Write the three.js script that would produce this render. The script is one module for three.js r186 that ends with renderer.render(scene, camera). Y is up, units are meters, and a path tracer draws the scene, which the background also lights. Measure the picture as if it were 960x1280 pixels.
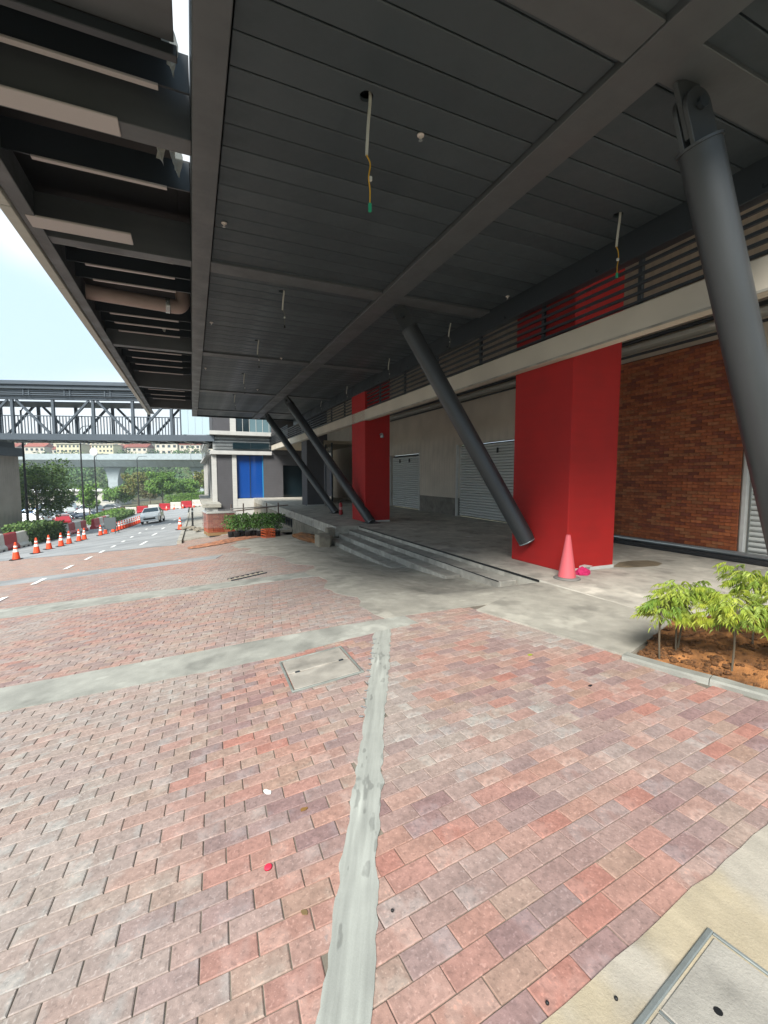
import * as THREE from 'three';
import { mergeGeometries } from 'three/addons/utils/BufferGeometryUtils.js';
import { Brush, Evaluator, SUBTRACTION } from 'three-bvh-csg';

// ---------------------------------------------------------------- camera, sky, sun, exposure
const scene = new THREE.Scene();
const DEG = Math.PI / 180;
const camera = new THREE.PerspectiveCamera(98.65, 0.75, 0.05, 3000);
camera.position.set(0, 1.6, 0);
camera.rotation.order = 'YXZ';
camera.rotation.set(-4.677 * DEG, -23.505 * DEG, 0);
const renderer = new THREE.WebGLRenderer({ antialias: true });
renderer.setSize(768, 1024);
renderer.toneMapping = THREE.LinearToneMapping;
renderer.toneMappingExposure = 3.7;
renderer.shadowMap.enabled = true;

function rng(seed) { let a = seed >>> 0; return () => { a = (a + 0x6D2B79F5) | 0; let t = Math.imul(a ^ (a >>> 15), 1 | a); t = (t + Math.imul(t ^ (t >>> 7), 61 | t)) ^ t; return ((t ^ (t >>> 14)) >>> 0) / 4294967296; }; }
const clamp = (v, a = 0, b = 1) => Math.min(b, Math.max(a, v));
const mix = (a, b, t) => a + (b - a) * t;
const sstep = (a, b, v) => { const t = clamp((v - a) / (b - a)); return t * t * (3 - 2 * t); };
const HASH = new Float32Array(65536); { const r = rng(77); for (let i = 0; i < 65536; i++) HASH[i] = r(); }
function vnoise(x, y, p = 256, s = 0) {          // value noise, repeats every p cells
  const xi = Math.floor(x), yi = Math.floor(y), fx = x - xi, fy = y - yi;
  const m = v => ((v % p) + p) % p;
  const x0 = m(xi), x1 = m(xi + 1), y0 = m(yi), y1 = m(yi + 1);
  const h = (a, b) => HASH[((a * 251 + b * 17389 + s * 7919) ^ (a * b * 31 + s)) & 65535];
  const u = fx * fx * (3 - 2 * fx), v = fy * fy * (3 - 2 * fy);
  return mix(mix(h(x0, y0), h(x1, y0), u), mix(h(x0, y1), h(x1, y1), u), v);
}
function fbm(x, y, p, oct = 4, s = 0) { let a = 0.5, t = 0, n = 0, f = 1; for (let i = 0; i < oct; i++) { t += a * vnoise(x * f, y * f, p * f, s + i * 13); n += a; a *= 0.5; f *= 2; } return t / n; }

{ // one computed sky: pale hazy blue with broad soft white cloud
  const W = 1024, Hh = 512, d = new Float32Array(W * Hh * 4);
  for (let j = 0; j < Hh; j++) for (let i = 0; i < W; i++) {
    const el = (j + 0.5) / Hh * 180 - 90, az = i / W;
    const e = Math.max(el, 0) / 90;
    let r = mix(0.22, 0.17, Math.pow(e, 0.6)), g = mix(0.27, 0.255, Math.pow(e, 0.6)), b = mix(0.31, 0.34, Math.pow(e, 0.6));
    const k = 3.2 * (1 - 0.55 * e);
    const n = fbm(az * 12, el / 90 * k * 2.2 + 3, 12, 5, 4);
    const c = sstep(0.38, 0.66, n);
    r = mix(r, 0.30, c); g = mix(g, 0.315, c); b = mix(b, 0.325, c);
    if (el < 0) { r *= 0.6; g *= 0.6; b *= 0.58; }
    const o = (j * W + i) * 4; d[o] = r; d[o + 1] = g; d[o + 2] = b; d[o + 3] = 1;
  }
  const sky = new THREE.DataTexture(d, W, Hh, THREE.RGBAFormat, THREE.FloatType);
  sky.mapping = THREE.EquirectangularReflectionMapping; sky.magFilter = THREE.LinearFilter; sky.minFilter = THREE.LinearFilter; sky.needsUpdate = true;
  scene.background = sky; scene.environment = sky;
}
const sun = new THREE.DirectionalLight(0xfffaf2, 2.1);
sun.position.set(-18, 25, 15.5); sun.target.position.set(0, 0, -6);
sun.castShadow = true; sun.shadow.radius = 44; sun.shadow.mapSize.set(2048, 2048);
Object.assign(sun.shadow.camera, { left: -50, right: 50, top: 50, bottom: -50, near: 1, far: 160 });
scene.add(sun, sun.target);

// ---------------------------------------------------------------- helpers
const counts = {};
function numbered(n) { const k = counts[n] = (counts[n] ?? -1) + 1; return k ? n + '_' + String(k).padStart(3, '0') : n; }
function obj(name, geo, mat, parent = scene) {
  const m = new THREE.Mesh(Array.isArray(geo) ? join(geo) : geo, mat);
  m.name = parent === scene ? numbered(name) : name; m.castShadow = m.receiveShadow = true; parent.add(m); return m;
}
function thing(name, label, category, pos = [0, 0, 0], turn = 0, group) {
  const o = new THREE.Group(); o.name = numbered(name); o.position.set(...pos); o.rotation.y = turn; o.userData = { label, category };
  if (group) o.userData.group = group; scene.add(o); return o;
}
function tag(o, label, category, group) { o.userData = { ...o.userData, label, category }; if (group) o.userData.group = group; return o; }
function struct(o, label, category = 'ground') { o.userData = { kind: 'structure', label, category }; return o; }
function stuff(o) { o.userData.kind = 'stuff'; return o; }
function copyOf(src, pos, turn, label, group) {
  const c = src.clone(); c.name = numbered(src.name.replace(/_\d{3}$/, '')); c.userData = { ...src.userData, label: label ?? src.userData.label };
  if (group) c.userData.group = group; c.position.set(...pos); c.rotation.y = turn; scene.add(c); return c;
}
const flat = g => { const n = g.index ? g.toNonIndexed() : g; n.computeVertexNormals(); return n; };
function boxUV(g, sc = 1, ou = 0, ov = 0) {      // planar uv in metres by dominant face direction
  if (g.index) g = g.toNonIndexed();
  if (!g.attributes.normal) g.computeVertexNormals();
  const p = g.attributes.position, n = g.attributes.normal, uv = new Float32Array(p.count * 2);
  for (let i = 0; i < p.count; i++) {
    const ax = Math.abs(n.getX(i)), ay = Math.abs(n.getY(i)), az = Math.abs(n.getZ(i));
    let u, v; if (ay >= ax && ay >= az) { u = p.getX(i); v = p.getZ(i); } else if (ax >= az) { u = p.getZ(i); v = p.getY(i); } else { u = p.getX(i); v = p.getY(i); }
    uv[i * 2] = u * sc + ou; uv[i * 2 + 1] = v * sc + ov;
  }
  g.setAttribute('uv', new THREE.BufferAttribute(uv, 2)); return g;
}
function join(list) { list = list.map(g => { if (g.index) g = g.toNonIndexed(); if (!g.attributes.uv) boxUV(g); for (const k of Object.keys(g.attributes)) if (!['position', 'normal', 'uv', 'color'].includes(k)) g.deleteAttribute(k); return g; }); return list.length === 1 ? list[0] : mergeGeometries(list); }
function hexa(c, h) {                             // 8 corners (bottom 4, top 4) -> closed box
  const P = [...c, ...h], q = [[3, 2, 1, 0], [4, 5, 6, 7], [0, 1, 5, 4], [1, 2, 6, 5], [2, 3, 7, 6], [3, 0, 4, 7]], v = [];
  for (const [a, b, d, e] of q) for (const k of [a, b, d, a, d, e]) v.push(...P[k]);
  const g = new THREE.BufferGeometry(); g.setAttribute('position', new THREE.Float32BufferAttribute(v, 3)); g.computeVertexNormals(); return boxUV(g);
}
// box with chamfered edges, given by its min and max corner
function bx(x0, x1, y0, y1, z0, z1, c = 0.006) {
  if (x0 > x1) [x0, x1] = [x1, x0]; if (y0 > y1) [y0, y1] = [y1, y0]; if (z0 > z1) [z0, z1] = [z1, z0];
  c = Math.min(c, (x1 - x0) / 3, (y1 - y0) / 3, (z1 - z0) / 3);
  const X = [x0, x1], Y = [y0, y1], Z = [z0, z1], s = [c, -c], v = [];
  const pt = (i, j, k, ax) => [X[i] + (ax === 0 ? 0 : s[i]), Y[j] + (ax === 1 ? 0 : s[j]), Z[k] + (ax === 2 ? 0 : s[k])];
  const cen = [(x0 + x1) / 2, (y0 + y1) / 2, (z0 + z1) / 2];
  const tri = (a, b, d) => { const n = [0, 1, 2].map(i => { const j = (i + 1) % 3, k = (i + 2) % 3; return (b[j] - a[j]) * (d[k] - a[k]) - (b[k] - a[k]) * (d[j] - a[j]); });
    const o = n[0] * (a[0] - cen[0]) + n[1] * (a[1] - cen[1]) + n[2] * (a[2] - cen[2]); if (o < 0) [b, d] = [d, b]; v.push(...a, ...b, ...d); };
  const quad = (a, b, d, e) => { tri(a, b, d); tri(a, d, e); };
  for (const i of [0, 1]) { quad(pt(i, 0, 0, 0), pt(i, 1, 0, 0), pt(i, 1, 1, 0), pt(i, 0, 1, 0)); quad(pt(0, i, 0, 1), pt(1, i, 0, 1), pt(1, i, 1, 1), pt(0, i, 1, 1)); quad(pt(0, 0, i, 2), pt(1, 0, i, 2), pt(1, 1, i, 2), pt(0, 1, i, 2)); }
  for (const a of [0, 1]) for (const b of [0, 1]) {
    quad(pt(a, b, 0, 0), pt(a, b, 1, 0), pt(a, b, 1, 1), pt(a, b, 0, 1));
    quad(pt(a, 0, b, 0), pt(a, 1, b, 0), pt(a, 1, b, 2), pt(a, 0, b, 2));
    quad(pt(0, a, b, 1), pt(1, a, b, 1), pt(1, a, b, 2), pt(0, a, b, 2));
    for (const d of [0, 1]) tri(pt(a, b, d, 0), pt(a, b, d, 1), pt(a, b, d, 2));
  }
  const g = new THREE.BufferGeometry(); g.setAttribute('position', new THREE.Float32BufferAttribute(v, 3)); g.computeVertexNormals(); return boxUV(g);
}
// bar of rectangular section between two points (w across, h in the up direction)
function bar(a, b, w, h, up = [0, 1, 0]) {
  const A = new THREE.Vector3(...a), B = new THREE.Vector3(...b), d = B.clone().sub(A), L = d.length(); d.normalize();
  const side = new THREE.Vector3().crossVectors(d, new THREE.Vector3(...up)).normalize(), u = new THREE.Vector3().crossVectors(side, d);
  const g = bx(-w / 2, w / 2, -h / 2, h / 2, 0, L, Math.min(w, h) * 0.08);
  g.applyMatrix4(new THREE.Matrix4().makeBasis(side.negate(), u, d.clone()).setPosition(A)); return g;
}
function rod(a, b, r0, r1 = r0, seg = 10, caps = true) {
  const A = new THREE.Vector3(...a), B = new THREE.Vector3(...b), d = B.clone().sub(A), L = d.length();
  const g = new THREE.CylinderGeometry(r1, r0, L, seg, 1, !caps).toNonIndexed(); g.translate(0, L / 2, 0);
  g.applyQuaternion(new THREE.Quaternion().setFromUnitVectors(new THREE.Vector3(0, 1, 0), d.normalize())); g.translate(...a); return g;
}
function tubeOf(pts, r, seg = 24, rad = 6) { return new THREE.TubeGeometry(new THREE.CatmullRomCurve3(pts.map(p => new THREE.Vector3(...p))), seg, r, rad).toNonIndexed(); }
function lathe(pts, seg = 20) { return new THREE.LatheGeometry(pts.map(p => new THREE.Vector2(...p)), seg).toNonIndexed(); }
function prism(poly, depth, bevel = 0) {          // outline in xy, thickness along z
  const s = new THREE.Shape(poly.map(p => new THREE.Vector2(...p)));
  return boxUV(new THREE.ExtrudeGeometry(s, { depth, bevelEnabled: bevel > 0, bevelSize: bevel, bevelThickness: bevel, bevelSegments: 2, curveSegments: 8 }));
}
// ---------------------------------------------------------------- textures
function tex(W, Hh, fn, srgb = true, rep = 1) {
  const d = new Uint8Array(W * Hh * 4);
  for (let j = 0; j < Hh; j++) for (let i = 0; i < W; i++) { const c = fn(i / W, j / Hh, i, j), o = (j * W + i) * 4; for (let k = 0; k < 3; k++) d[o + k] = clamp(c[k]) * 255; d[o + 3] = 255; }
  const t = new THREE.DataTexture(d, W, Hh); t.wrapS = t.wrapT = THREE.RepeatWrapping; t.magFilter = THREE.LinearFilter; t.minFilter = THREE.LinearMipmapLinearFilter; t.generateMipmaps = true;
  if (srgb) t.colorSpace = THREE.SRGBColorSpace; t.repeat.set(rep, rep); t.needsUpdate = true; return t;
}
const gr = rng(5);
const T = {
  // weathered concrete: blotches, damp stains and fine grit; 4 m tile
  concrete: tex(1024, 1024, (u, v) => { const a = fbm(u * 6, v * 6, 6, 5, 1), b = fbm(u * 40, v * 40, 40, 3, 9), s = sstep(0.55, 0.72, fbm(u * 9, v * 9, 9, 5, 30)), w = sstep(0.62, 0.75, fbm(u * 14, v * 14, 14, 4, 51)); let k = 0.83 + 0.22 * (a - 0.5) + 0.14 * (b - 0.5) + (gr() - 0.5) * 0.05 - 0.11 * s + 0.08 * w; return [k, k * 0.995, k * 0.975]; }, true, 0.25),
  // yellow-stained screed; 3 m tile
  screed: tex(1024, 1024, (u, v) => { const a = fbm(u * 5, v * 5, 5, 5, 3), y = sstep(0.42, 0.68, fbm(u * 7, v * 7, 7, 5, 71)), b = fbm(u * 60, v * 30, 30, 3, 2), d = sstep(0.58, 0.7, fbm(u * 11, v * 11, 11, 4, 8)); const k = 0.86 + 0.2 * (a - 0.5) + 0.12 * (b - 0.5) + (gr() - 0.5) * 0.05 - 0.1 * d; return [k, k * (0.985 - 0.03 * y), k * (0.955 - 0.10 * y)]; }, true, 1 / 3),
  // face of a clay paver: mottling, pits, cement bloom; 1.5 m tile
  paver: tex(1024, 1024, (u, v) => { const a = fbm(u * 18, v * 18, 18, 4, 12), b = fbm(u * 90, v * 90, 90, 2, 5), w = sstep(0.56, 0.72, fbm(u * 12, v * 12, 12, 5, 44)), p = sstep(0.76, 0.86, vnoise(u * 150, v * 150, 150, 3)); let k = 0.85 + 0.15 * (a - 0.5) + 0.15 * (b - 0.5) + (gr() - 0.5) * 0.06; k -= p * 0.07; const sp = sstep(0.8, 0.9, vnoise(u * 210, v * 210, 210, 57)) * 0.10; return [k + w * 0.04 + sp, k + w * 0.085 + sp * 1.2, k + w * 0.1 + sp * 1.3]; }, true, 1 / 1.5),
  // distant paving, where single pavers cannot be told apart; tile 2.0 x 1.84 m
  paving: tex(1024, 1024, (u, v) => {
    const rows = 20, cols = 10, j = Math.floor(v * rows), uu = u * cols + (j % 2) * 0.5, i = ((Math.floor(uu)) % cols + cols) % cols; const fu = uu - Math.floor(uu), fv = v * rows - j;
    const h = HASH[(i * 91 + j * 577) & 65535], pal = [[0.74, 0.63, 0.58], [0.67, 0.60, 0.58], [0.71, 0.63, 0.58], [0.69, 0.65, 0.62], [0.73, 0.60, 0.55]][Math.floor(h * 5)];
    const jt = (fu < 0.02 || fu > 0.98 || fv < 0.05 || fv > 0.95) ? 0.62 : 1; const k = (0.94 + 0.2 * (fbm(u * 20, v * 20, 20, 3, 6) - 0.5)) * jt; return pal.map(c => c * k);
  }, true, 1),
  // trowelled cement, streaked along its run
  smear: tex(1024, 1024, (u, v) => { const a = fbm(u * 70, v * 5, 5, 4, 6), b = fbm(u * 9, v * 9, 9, 4, 15), c = sstep(0.66, 0.74, fbm(u * 40, v * 14, 14, 3, 75)); const k = 0.86 + 0.22 * (a - 0.5) + 0.14 * (b - 0.5) + (gr() - 0.5) * 0.05 - 0.12 * c; return [k, k, k * 0.985]; }, true, 0.6),
  grain: tex(512, 512, (u, v) => { const k = 0.5 + 0.5 * (fbm(u * 64, v * 64, 64, 3, 21) - 0.5) + (gr() - 0.5) * 0.3; return [k, k, k]; }, false, 2),
  asphalt: tex(1024, 1024, (u, v) => { const a = fbm(u * 5, v * 5, 5, 5, 13), t = sstep(0.5, 0.8, fbm(u * 3, v * 24, 3, 3, 90)); const k = 0.82 + 0.28 * (a - 0.5) + (gr() - 0.5) * 0.12 + 0.06 * t; return [k, k, k]; }, true, 0.2),
  smudge: tex(512, 512, (u, v) => { const k = 0.55 + 0.5 * (fbm(u * 6, v * 6, 6, 4, 33) - 0.5) + 0.12 * (fbm(u * 60, v * 60, 60, 2, 2) - 0.5); return [k, k, k]; }, false, 0.5),
  paint: tex(512, 512, (u, v) => { const k = 0.93 + 0.09 * (fbm(u * 8, v * 8, 8, 4, 61) - 0.5) + 0.05 * (fbm(u * 3, v * 40, 3, 3, 2) - 0.5) + (gr() - 0.5) * 0.02; return [k, k, k]; }, true, 0.4),
  plaster: tex(1024, 1024, (u, v) => { const a = fbm(u * 6, v * 6, 6, 4, 17), s = sstep(0.5, 0.75, fbm(u * 20, v * 2, 2, 4, 27)); const k = 0.9 + 0.12 * (a - 0.5) + (gr() - 0.5) * 0.03 - 0.07 * s; return [k, k * 0.99, k * 0.975]; }, true, 0.25),
  brick: tex(512, 512, (u, v) => { const a = fbm(u * 20, v * 20, 20, 4, 81), b = fbm(u * 4, v * 4, 4, 3, 19); const k = 0.82 + 0.3 * (a - 0.5) + 0.2 * (b - 0.5) + (gr() - 0.5) * 0.06; return [k, k, k]; }, true, 1),
  soil: tex(512, 512, (u, v) => { const a = fbm(u * 10, v * 10, 10, 5, 31); const k = 0.74 + 0.9 * (a - 0.5) + (gr() - 0.5) * 0.16; return [k, k * 0.98, k * 0.95]; }, true, 1),
};
const mat = (color, rough = 0.8, o = {}) => new THREE.MeshStandardMaterial({ color, roughness: rough, ...o });
const M = {
  joint: mat(0x857d72, 1, { map: T.concrete }),
  concrete: mat(0xb4b1a8, 0.9, { map: T.concrete, bumpMap: T.grain, bumpScale: 0.0015 }),
  cement: mat(0xaaaba5, 0.92, { map: T.concrete, bumpMap: T.grain, bumpScale: 0.0012 }),
  smear: mat(0xaeb0aa, 0.95, { map: T.smear, bumpMap: T.smear, bumpScale: 0.0022 }),
  wingWhite: mat(0xbab9b4, 0.75, { map: T.paint }),
  slab: mat(0xcac6bd, 0.85, { map: T.concrete, bumpMap: T.grain, bumpScale: 0.0015 }),
  screed: mat(0xb6b0a6, 0.9, { map: T.screed, bumpMap: T.grain, bumpScale: 0.002 }),
  cover: mat(0xb5b0a8, 0.9, { map: T.concrete, bumpMap: T.grain, bumpScale: 0.0025 }),
  oldConcrete: mat(0xa39b8d, 0.95, { map: T.concrete, bumpMap: T.grain, bumpScale: 0.004 }),
  step: mat(0xbab7b0, 0.9, { map: T.concrete, bumpMap: T.grain, bumpScale: 0.002 }),
  asphalt: mat(0xa2a4a4, 0.95, { map: T.asphalt, bumpMap: T.grain, bumpScale: 0.004 }),
  paving: mat(0xe6e0db, 0.9, { map: T.paving, bumpMap: T.grain, bumpScale: 0.003 }),
  white: mat(0xcdcdc8, 0.7, { map: T.paint }),
  roadPaint: mat(0xe6e6e2, 0.8),
  red: mat(0xae0e08, 0.8, { map: T.paint }),
  plaster: mat(0xd6cdbf, 0.9, { map: T.plaster }),
  rawPlaster: mat(0x8c8880, 0.95, { map: T.concrete }),
  greyWall: mat(0x4a494c, 0.75, { map: T.paint }),
  darkWall: mat(0x232426, 0.8),
  steel: mat(0x2c3237, 0.7, { roughnessMap: T.smudge, metalness: 0.15 }),
  beam: mat(0x55595c, 0.95, { map: T.paint, roughnessMap: T.smudge }),
  plankA: mat(0x3c454a, 1.0, { roughnessMap: T.smudge, metalness: 0.2 }),
  plankB: mat(0x414a4f, 0.96, { roughnessMap: T.smudge, metalness: 0.2 }),
  plankC: mat(0x394247, 1.0, { roughnessMap: T.smudge, metalness: 0.2 }),
  strut: mat(0x484b4d, 0.75, { map: T.paint, roughnessMap: T.smudge, metalness: 0.35 }),
  black: mat(0x0c0d0e, 0.6), rubber: mat(0x161616, 0.9),
  galv: mat(0xa7adae, 0.45, { metalness: 0.6, roughnessMap: T.smudge }),
  shutter: mat(0xc0c2be, 0.6),
  fasciaPanel: mat(0xb9bab2, 0.6, { map: T.paint }),
  primer: mat(0xb0aaa8, 0.6), duct: mat(0xa8958d, 0.55, { map: T.paint }),
  glass: new THREE.MeshPhysicalMaterial({ color: 0x86a5ad, roughness: 0.06, metalness: 0, transmission: 0.55, thickness: 0 }),
  darkGlass: mat(0x1c2b31, 0.08, { metalness: 0.2 }),
  blueFilm: new THREE.MeshPhysicalMaterial({ color: 0x0b3f86, roughness: 0.3, clearcoat: 0.5 }),
  frost: new THREE.MeshPhysicalMaterial({ color: 0xcfe3ea, roughness: 0.35, transmission: 0.35, thickness: 0 }),
  bridge: mat(0x4a545d, 0.5, { map: T.paint, metalness: 0.2 }),
  viaduct: mat(0xa9b7bd, 0.85, { map: T.plaster }),
  soil: mat(0xa97546, 1, { map: T.soil, bumpMap: T.soil, bumpScale: 0.02 }),
  sand: mat(0xc98a68, 1, { map: T.soil }),
  orange: mat(0xe8481a, 0.55), coneWhite: mat(0xe4e2dc, 0.5), pink: mat(0xd9626a, 0.6, { map: T.paint }),
  barrierRed: mat(0xb0222c, 0.5, { map: T.paint }), barrierWhite: mat(0xd2cdc2, 0.6, { map: T.paint }),
};
const vc = (rough = 0.9, o = {}) => new THREE.MeshStandardMaterial({ color: 0xffffff, vertexColors: true, roughness: rough, ...o });
function paintVerts(g, c) { const n = g.attributes.position.count, a = new Float32Array(n * 3); for (let i = 0; i < n; i++) { a[i * 3] = c.r; a[i * 3 + 1] = c.g; a[i * 3 + 2] = c.b; } g.setAttribute('color', new THREE.BufferAttribute(a, 3)); return g; }

// ---------------------------------------------------------------- the lie of the land: level at the shops, falling to the road
const soft = (t, k) => 0.5 * (t + Math.sqrt(t * t + k * k));
function H(x, z) {
  const d = -z;
  const xc = d > 4.1 ? 1.79 : 0.35 + 0.48 * (d - 1.1);
  let a = 0.057 * (soft(d - 5, 1) - soft(-5, 1)) - 0.045 * soft(d - 52, 6);
  let l = soft(xc - x, 0.1);
  if (l > 15) l = 15 + 0.2 * (l - 15);
  const dip = 0.17 * sstep(2.2, 3.9, x) * sstep(5.0, 5.8, d) * (1 - sstep(9.0, 14.5, d));
  return -(a + 0.108 * l) - dip;
}
function normalAt(x, z) { const e = 0.06; return new THREE.Vector3(-(H(x + e, z) - H(x - e, z)) / (2 * e), 1, -(H(x, z + e) - H(x, z - e)) / (2 * e)).normalize(); }
// draped sheet: warp(s,t) -> [x,z], s and t in 0..1
function drape(ns, nt, warp, off, uvAng = 0, uvS = 1, skirt = 0, hf = H) {
  const P = [], U = [], idx = [], ca = Math.cos(uvAng), sa = Math.sin(uvAng);
  const put = (s, t, o) => { const [x, z] = warp(s, t); P.push(x, hf(x, z) + o, z); U.push((x * ca - z * sa) * uvS, (-z * ca - x * sa) * uvS); };
  for (let j = 0; j <= nt; j++) for (let i = 0; i <= ns; i++) put(i / ns, j / nt, off);
  for (let j = 0; j < nt; j++) for (let i = 0; i < ns; i++) { const a = j * (ns + 1) + i, b = a + 1, c = a + ns + 1, d = c + 1; idx.push(a, b, d, a, d, c); }
  if (skirt) {
    const ring = []; for (let i = 0; i <= ns; i++) ring.push([i / ns, 0]); for (let j = 1; j <= nt; j++) ring.push([1, j / nt]); for (let i = ns - 1; i >= 0; i--) ring.push([i / ns, 1]); for (let j = nt - 1; j >= 0; j--) ring.push([0, j / nt]);
    for (let k = 0; k < ring.length - 1; k++) { const o = P.length / 3; put(...ring[k], off); put(...ring[k + 1], off); put(...ring[k], off - skirt); put(...ring[k + 1], off - skirt); idx.push(o, o + 2, o + 3, o, o + 3, o + 1); }
  }
  const g = new THREE.BufferGeometry(); g.setAttribute('position', new THREE.Float32BufferAttribute(P, 3)); g.setAttribute('uv', new THREE.Float32BufferAttribute(U, 2)); g.setIndex(idx); g.computeVertexNormals();
  if (g.attributes.normal.getY(Math.floor((ns + 1) * (nt + 1) / 2)) < 0) { for (let i = 0; i < idx.length; i += 3) [idx[i + 1], idx[i + 2]] = [idx[i + 2], idx[i + 1]]; g.setIndex(idx); g.computeVertexNormals(); }
  return g;
}
// ragged strip along a polyline of [x,z,halfWidth]
function strip(pts, nt, off, rag = 0.02, skirt = 0.012, seed = 1, ns = 8, uvS = 1, uvA = 0) {
  const at = t => { const f = t * (pts.length - 1), i = Math.min(Math.floor(f), pts.length - 2), k = f - i; return [0, 1, 2].map(q => mix(pts[i][q], pts[i + 1][q], k)); };
  return drape(ns, nt, (s, t) => {
    const p = at(t), q = at(Math.min(1, t + 0.01)), q0 = at(Math.max(0, t - 0.01)); let dx = q[0] - q0[0], dz = q[1] - q0[1]; const L = Math.hypot(dx, dz); dx /= L; dz /= L;
    const e = (s * 2 - 1); const n = Math.abs(e) > 0.99 ? rag * (fbm(t * nt * 0.22, e * 3 + 5, 256, 5, seed) - 0.5) * 2 : 0; const w = p[2] * e + n * e;
    return [p[0] - dz * w, p[1] + dx * w];
  }, off, uvA, uvS, skirt);
}
// ================================================================ GROUND
{ // open country, one sheet to the horizon
  const xs = [-900, -400, -200, -120, -80, -60, -45, -35, -28, -22, -18, -14, -10, -6, -2, 2, 4, 6, 12, 30, 80, 200, 400], zs = [300, 100, 30, 8, 0, -4, -8, -14, -20, -30, -40, -52, -64, -80, -100, -140, -200, -300, -500, -900];
  const lk = (arr, t) => { const f = t * (arr.length - 1), i = Math.min(Math.floor(f), arr.length - 2); return mix(arr[i], arr[i + 1], f - i); };
  const g = drape(xs.length - 1, zs.length - 1, (s, t) => [lk(xs, s), lk(zs, t)], -0.22, 0, 1, 0, (x, z) => Math.max(H(x, z), -7));
  struct(obj('ground', g, mat(0x77765c, 1, { map: T.soil })), 'flat dusty ground reaching out to the hills');
}
const lerp2 = (A, B, C, D) => (s, t) => [mix(mix(A[0], B[0], s), mix(D[0], C[0], s), t), mix(mix(A[1], B[1], s), mix(D[1], C[1], s), t)];
// bed of grit below the pavers
struct(obj('paving_bed', drape(60, 130, (s, t) => [mix(mix(-4.5, -8.5, t), 3.95, s), mix(0.6, -13.4, t)], -0.0055), M.joint), 'dark gritty bed showing in the joints between the clay pavers');
// distant clay paving
struct(obj('distant_brick_paving', drape(80, 60, (s, t) => { const x = mix(-17, 3.3, s); return [x, mix(-12.9, -18.2 + 0.82 * Math.min(0, x + 0.6) - 1.9 * sstep(-0.7, -0.4, x), t)]; }, 0, -9 * DEG, 0.5), M.paving), 'faded pink clay paving running down to the grey road');
const edgeZ = x => -18.1 + 0.82 * Math.min(0, x + 0.6);
struct(obj('road', drape(60, 120, (s, t) => { const x = mix(-13, -0.62, s); return [x, mix(edgeZ(x) + 0.25 * (fbm(x * 1.5, 3, 256, 3) - 0.5), -92, Math.pow(t, 1.6))]; }, 0.008, 0, 1), M.asphalt), 'grey road running downhill beside the shops', 'road');
struct(obj('footpath', drape(24, 60, (s, t) => { const zE = -19.6; return [mix(-0.45, 4.02, s) , mix(zE + 0.5 * (fbm(s * 6, 1, 256, 3) - 0.5), -70, Math.pow(t, 1.4))]; }, 0.05, 0, 1, 0.12), M.concrete), 'pale dusty concrete footpath between the road and the grey building', 'footpath');
for (let k = 0; k < 20; k++) { const z0 = -18.6 - k * 2, z1 = z0 - 1.985; const o = hexa([[-0.62, H(-0.62, z0) - 0.05, z0], [-0.45, H(-0.45, z0) - 0.05, z0], [-0.45, H(-0.45, z1) - 0.05, z1], [-0.62, H(-0.62, z1) - 0.05, z1]], [[-0.61, H(-0.62, z0) + 0.12, z0], [-0.45, H(-0.45, z0) + 0.12, z0], [-0.45, H(-0.45, z1) + 0.12, z1], [-0.61, H(-0.62, z1) + 0.12, z1]]);
  if (!k) { globalThis.kerbG = new THREE.Group(); kerbG.name = 'kerb'; struct(kerbG, 'pale concrete kerb along the building side of the road', 'kerb'); scene.add(kerbG); } obj('kerb_stone', o, M.concrete, kerbG); }
{ // painted dashes
  const g = new THREE.Group(); g.name = 'road_markings'; struct(g, 'white broken lines painted down the road', 'road marking'); scene.add(g);
  for (const [x, z, L] of [[-3.68, -10.6, 0.9], [-3.62, -13.0, 0.95], [-3.55, -15.6, 0.9], [-3.45, -17.8, 0.95], [-3.4, -20.0, 0.9], [-3.32, -22.2, 0.9], [-3.28, -24.9, 0.9], [-3.25, -28, 1], [-3.2, -31.5, 1], [-3.2, -36, 1], [-3.2, -41, 1.2]]) obj('dash', drape(2, 4, (s, t) => [x + (s - 0.5) * 0.12, z - t * L], 0.014), M.roadPaint, g);
  for (const [x, z] of [[-2.1, -21], [-2.1, -27], [-2.0, -33], [-1.9, -40], [-1.8, -48]]) obj('dash', drape(2, 4, (s, t) => [x + (s - 0.5) * 0.12 + t * 0.1, z - t * 1.7], 0.014), M.roadPaint, g);
}
struct(obj('concrete_apron', drape(40, 60, (s, t) => { const z = mix(-4.45, -16.9, t), xl = 1.95 + 0.9 * (fbm(z * 1.3, 7, 256, 4, 3) - 0.5) - 0.9 * sstep(-9, -15, z) + (s === 0 ? 0.12 * (fbm(z * 9, 2, 256, 2, 8) - 0.5) : 0); return [mix(xl, z > -13.2 ? 4.86 : 4.06, s), z]; }, 0.006, 0, 1, 0.014), M.concrete), 'pale cement apron at the foot of the entrance steps', 'pavement');
struct(obj('ramp_slab', drape(16, 16, lerp2([3.06, -4.27], [4.83, -5.12], [4.98, -3.12], [3.47, -2.6]), 0.016, 0.4, 1, 0.03), M.concrete), 'smooth light concrete slab between the paving and the shop floor', 'pavement');
struct(obj('concrete_band', strip([[-3.4, -5.15, 0.3], [-1.62, -4.8, 0.285], [0.75, -4.39, 0.27], [1.8, -4.27, 0.17], [2.2, -4.3, 0.15]], 200, 0.005, 0.014, 0.012, 4), M.cement), 'pale concrete band crossing the paving beyond the square drain cover', 'pavement');
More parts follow.
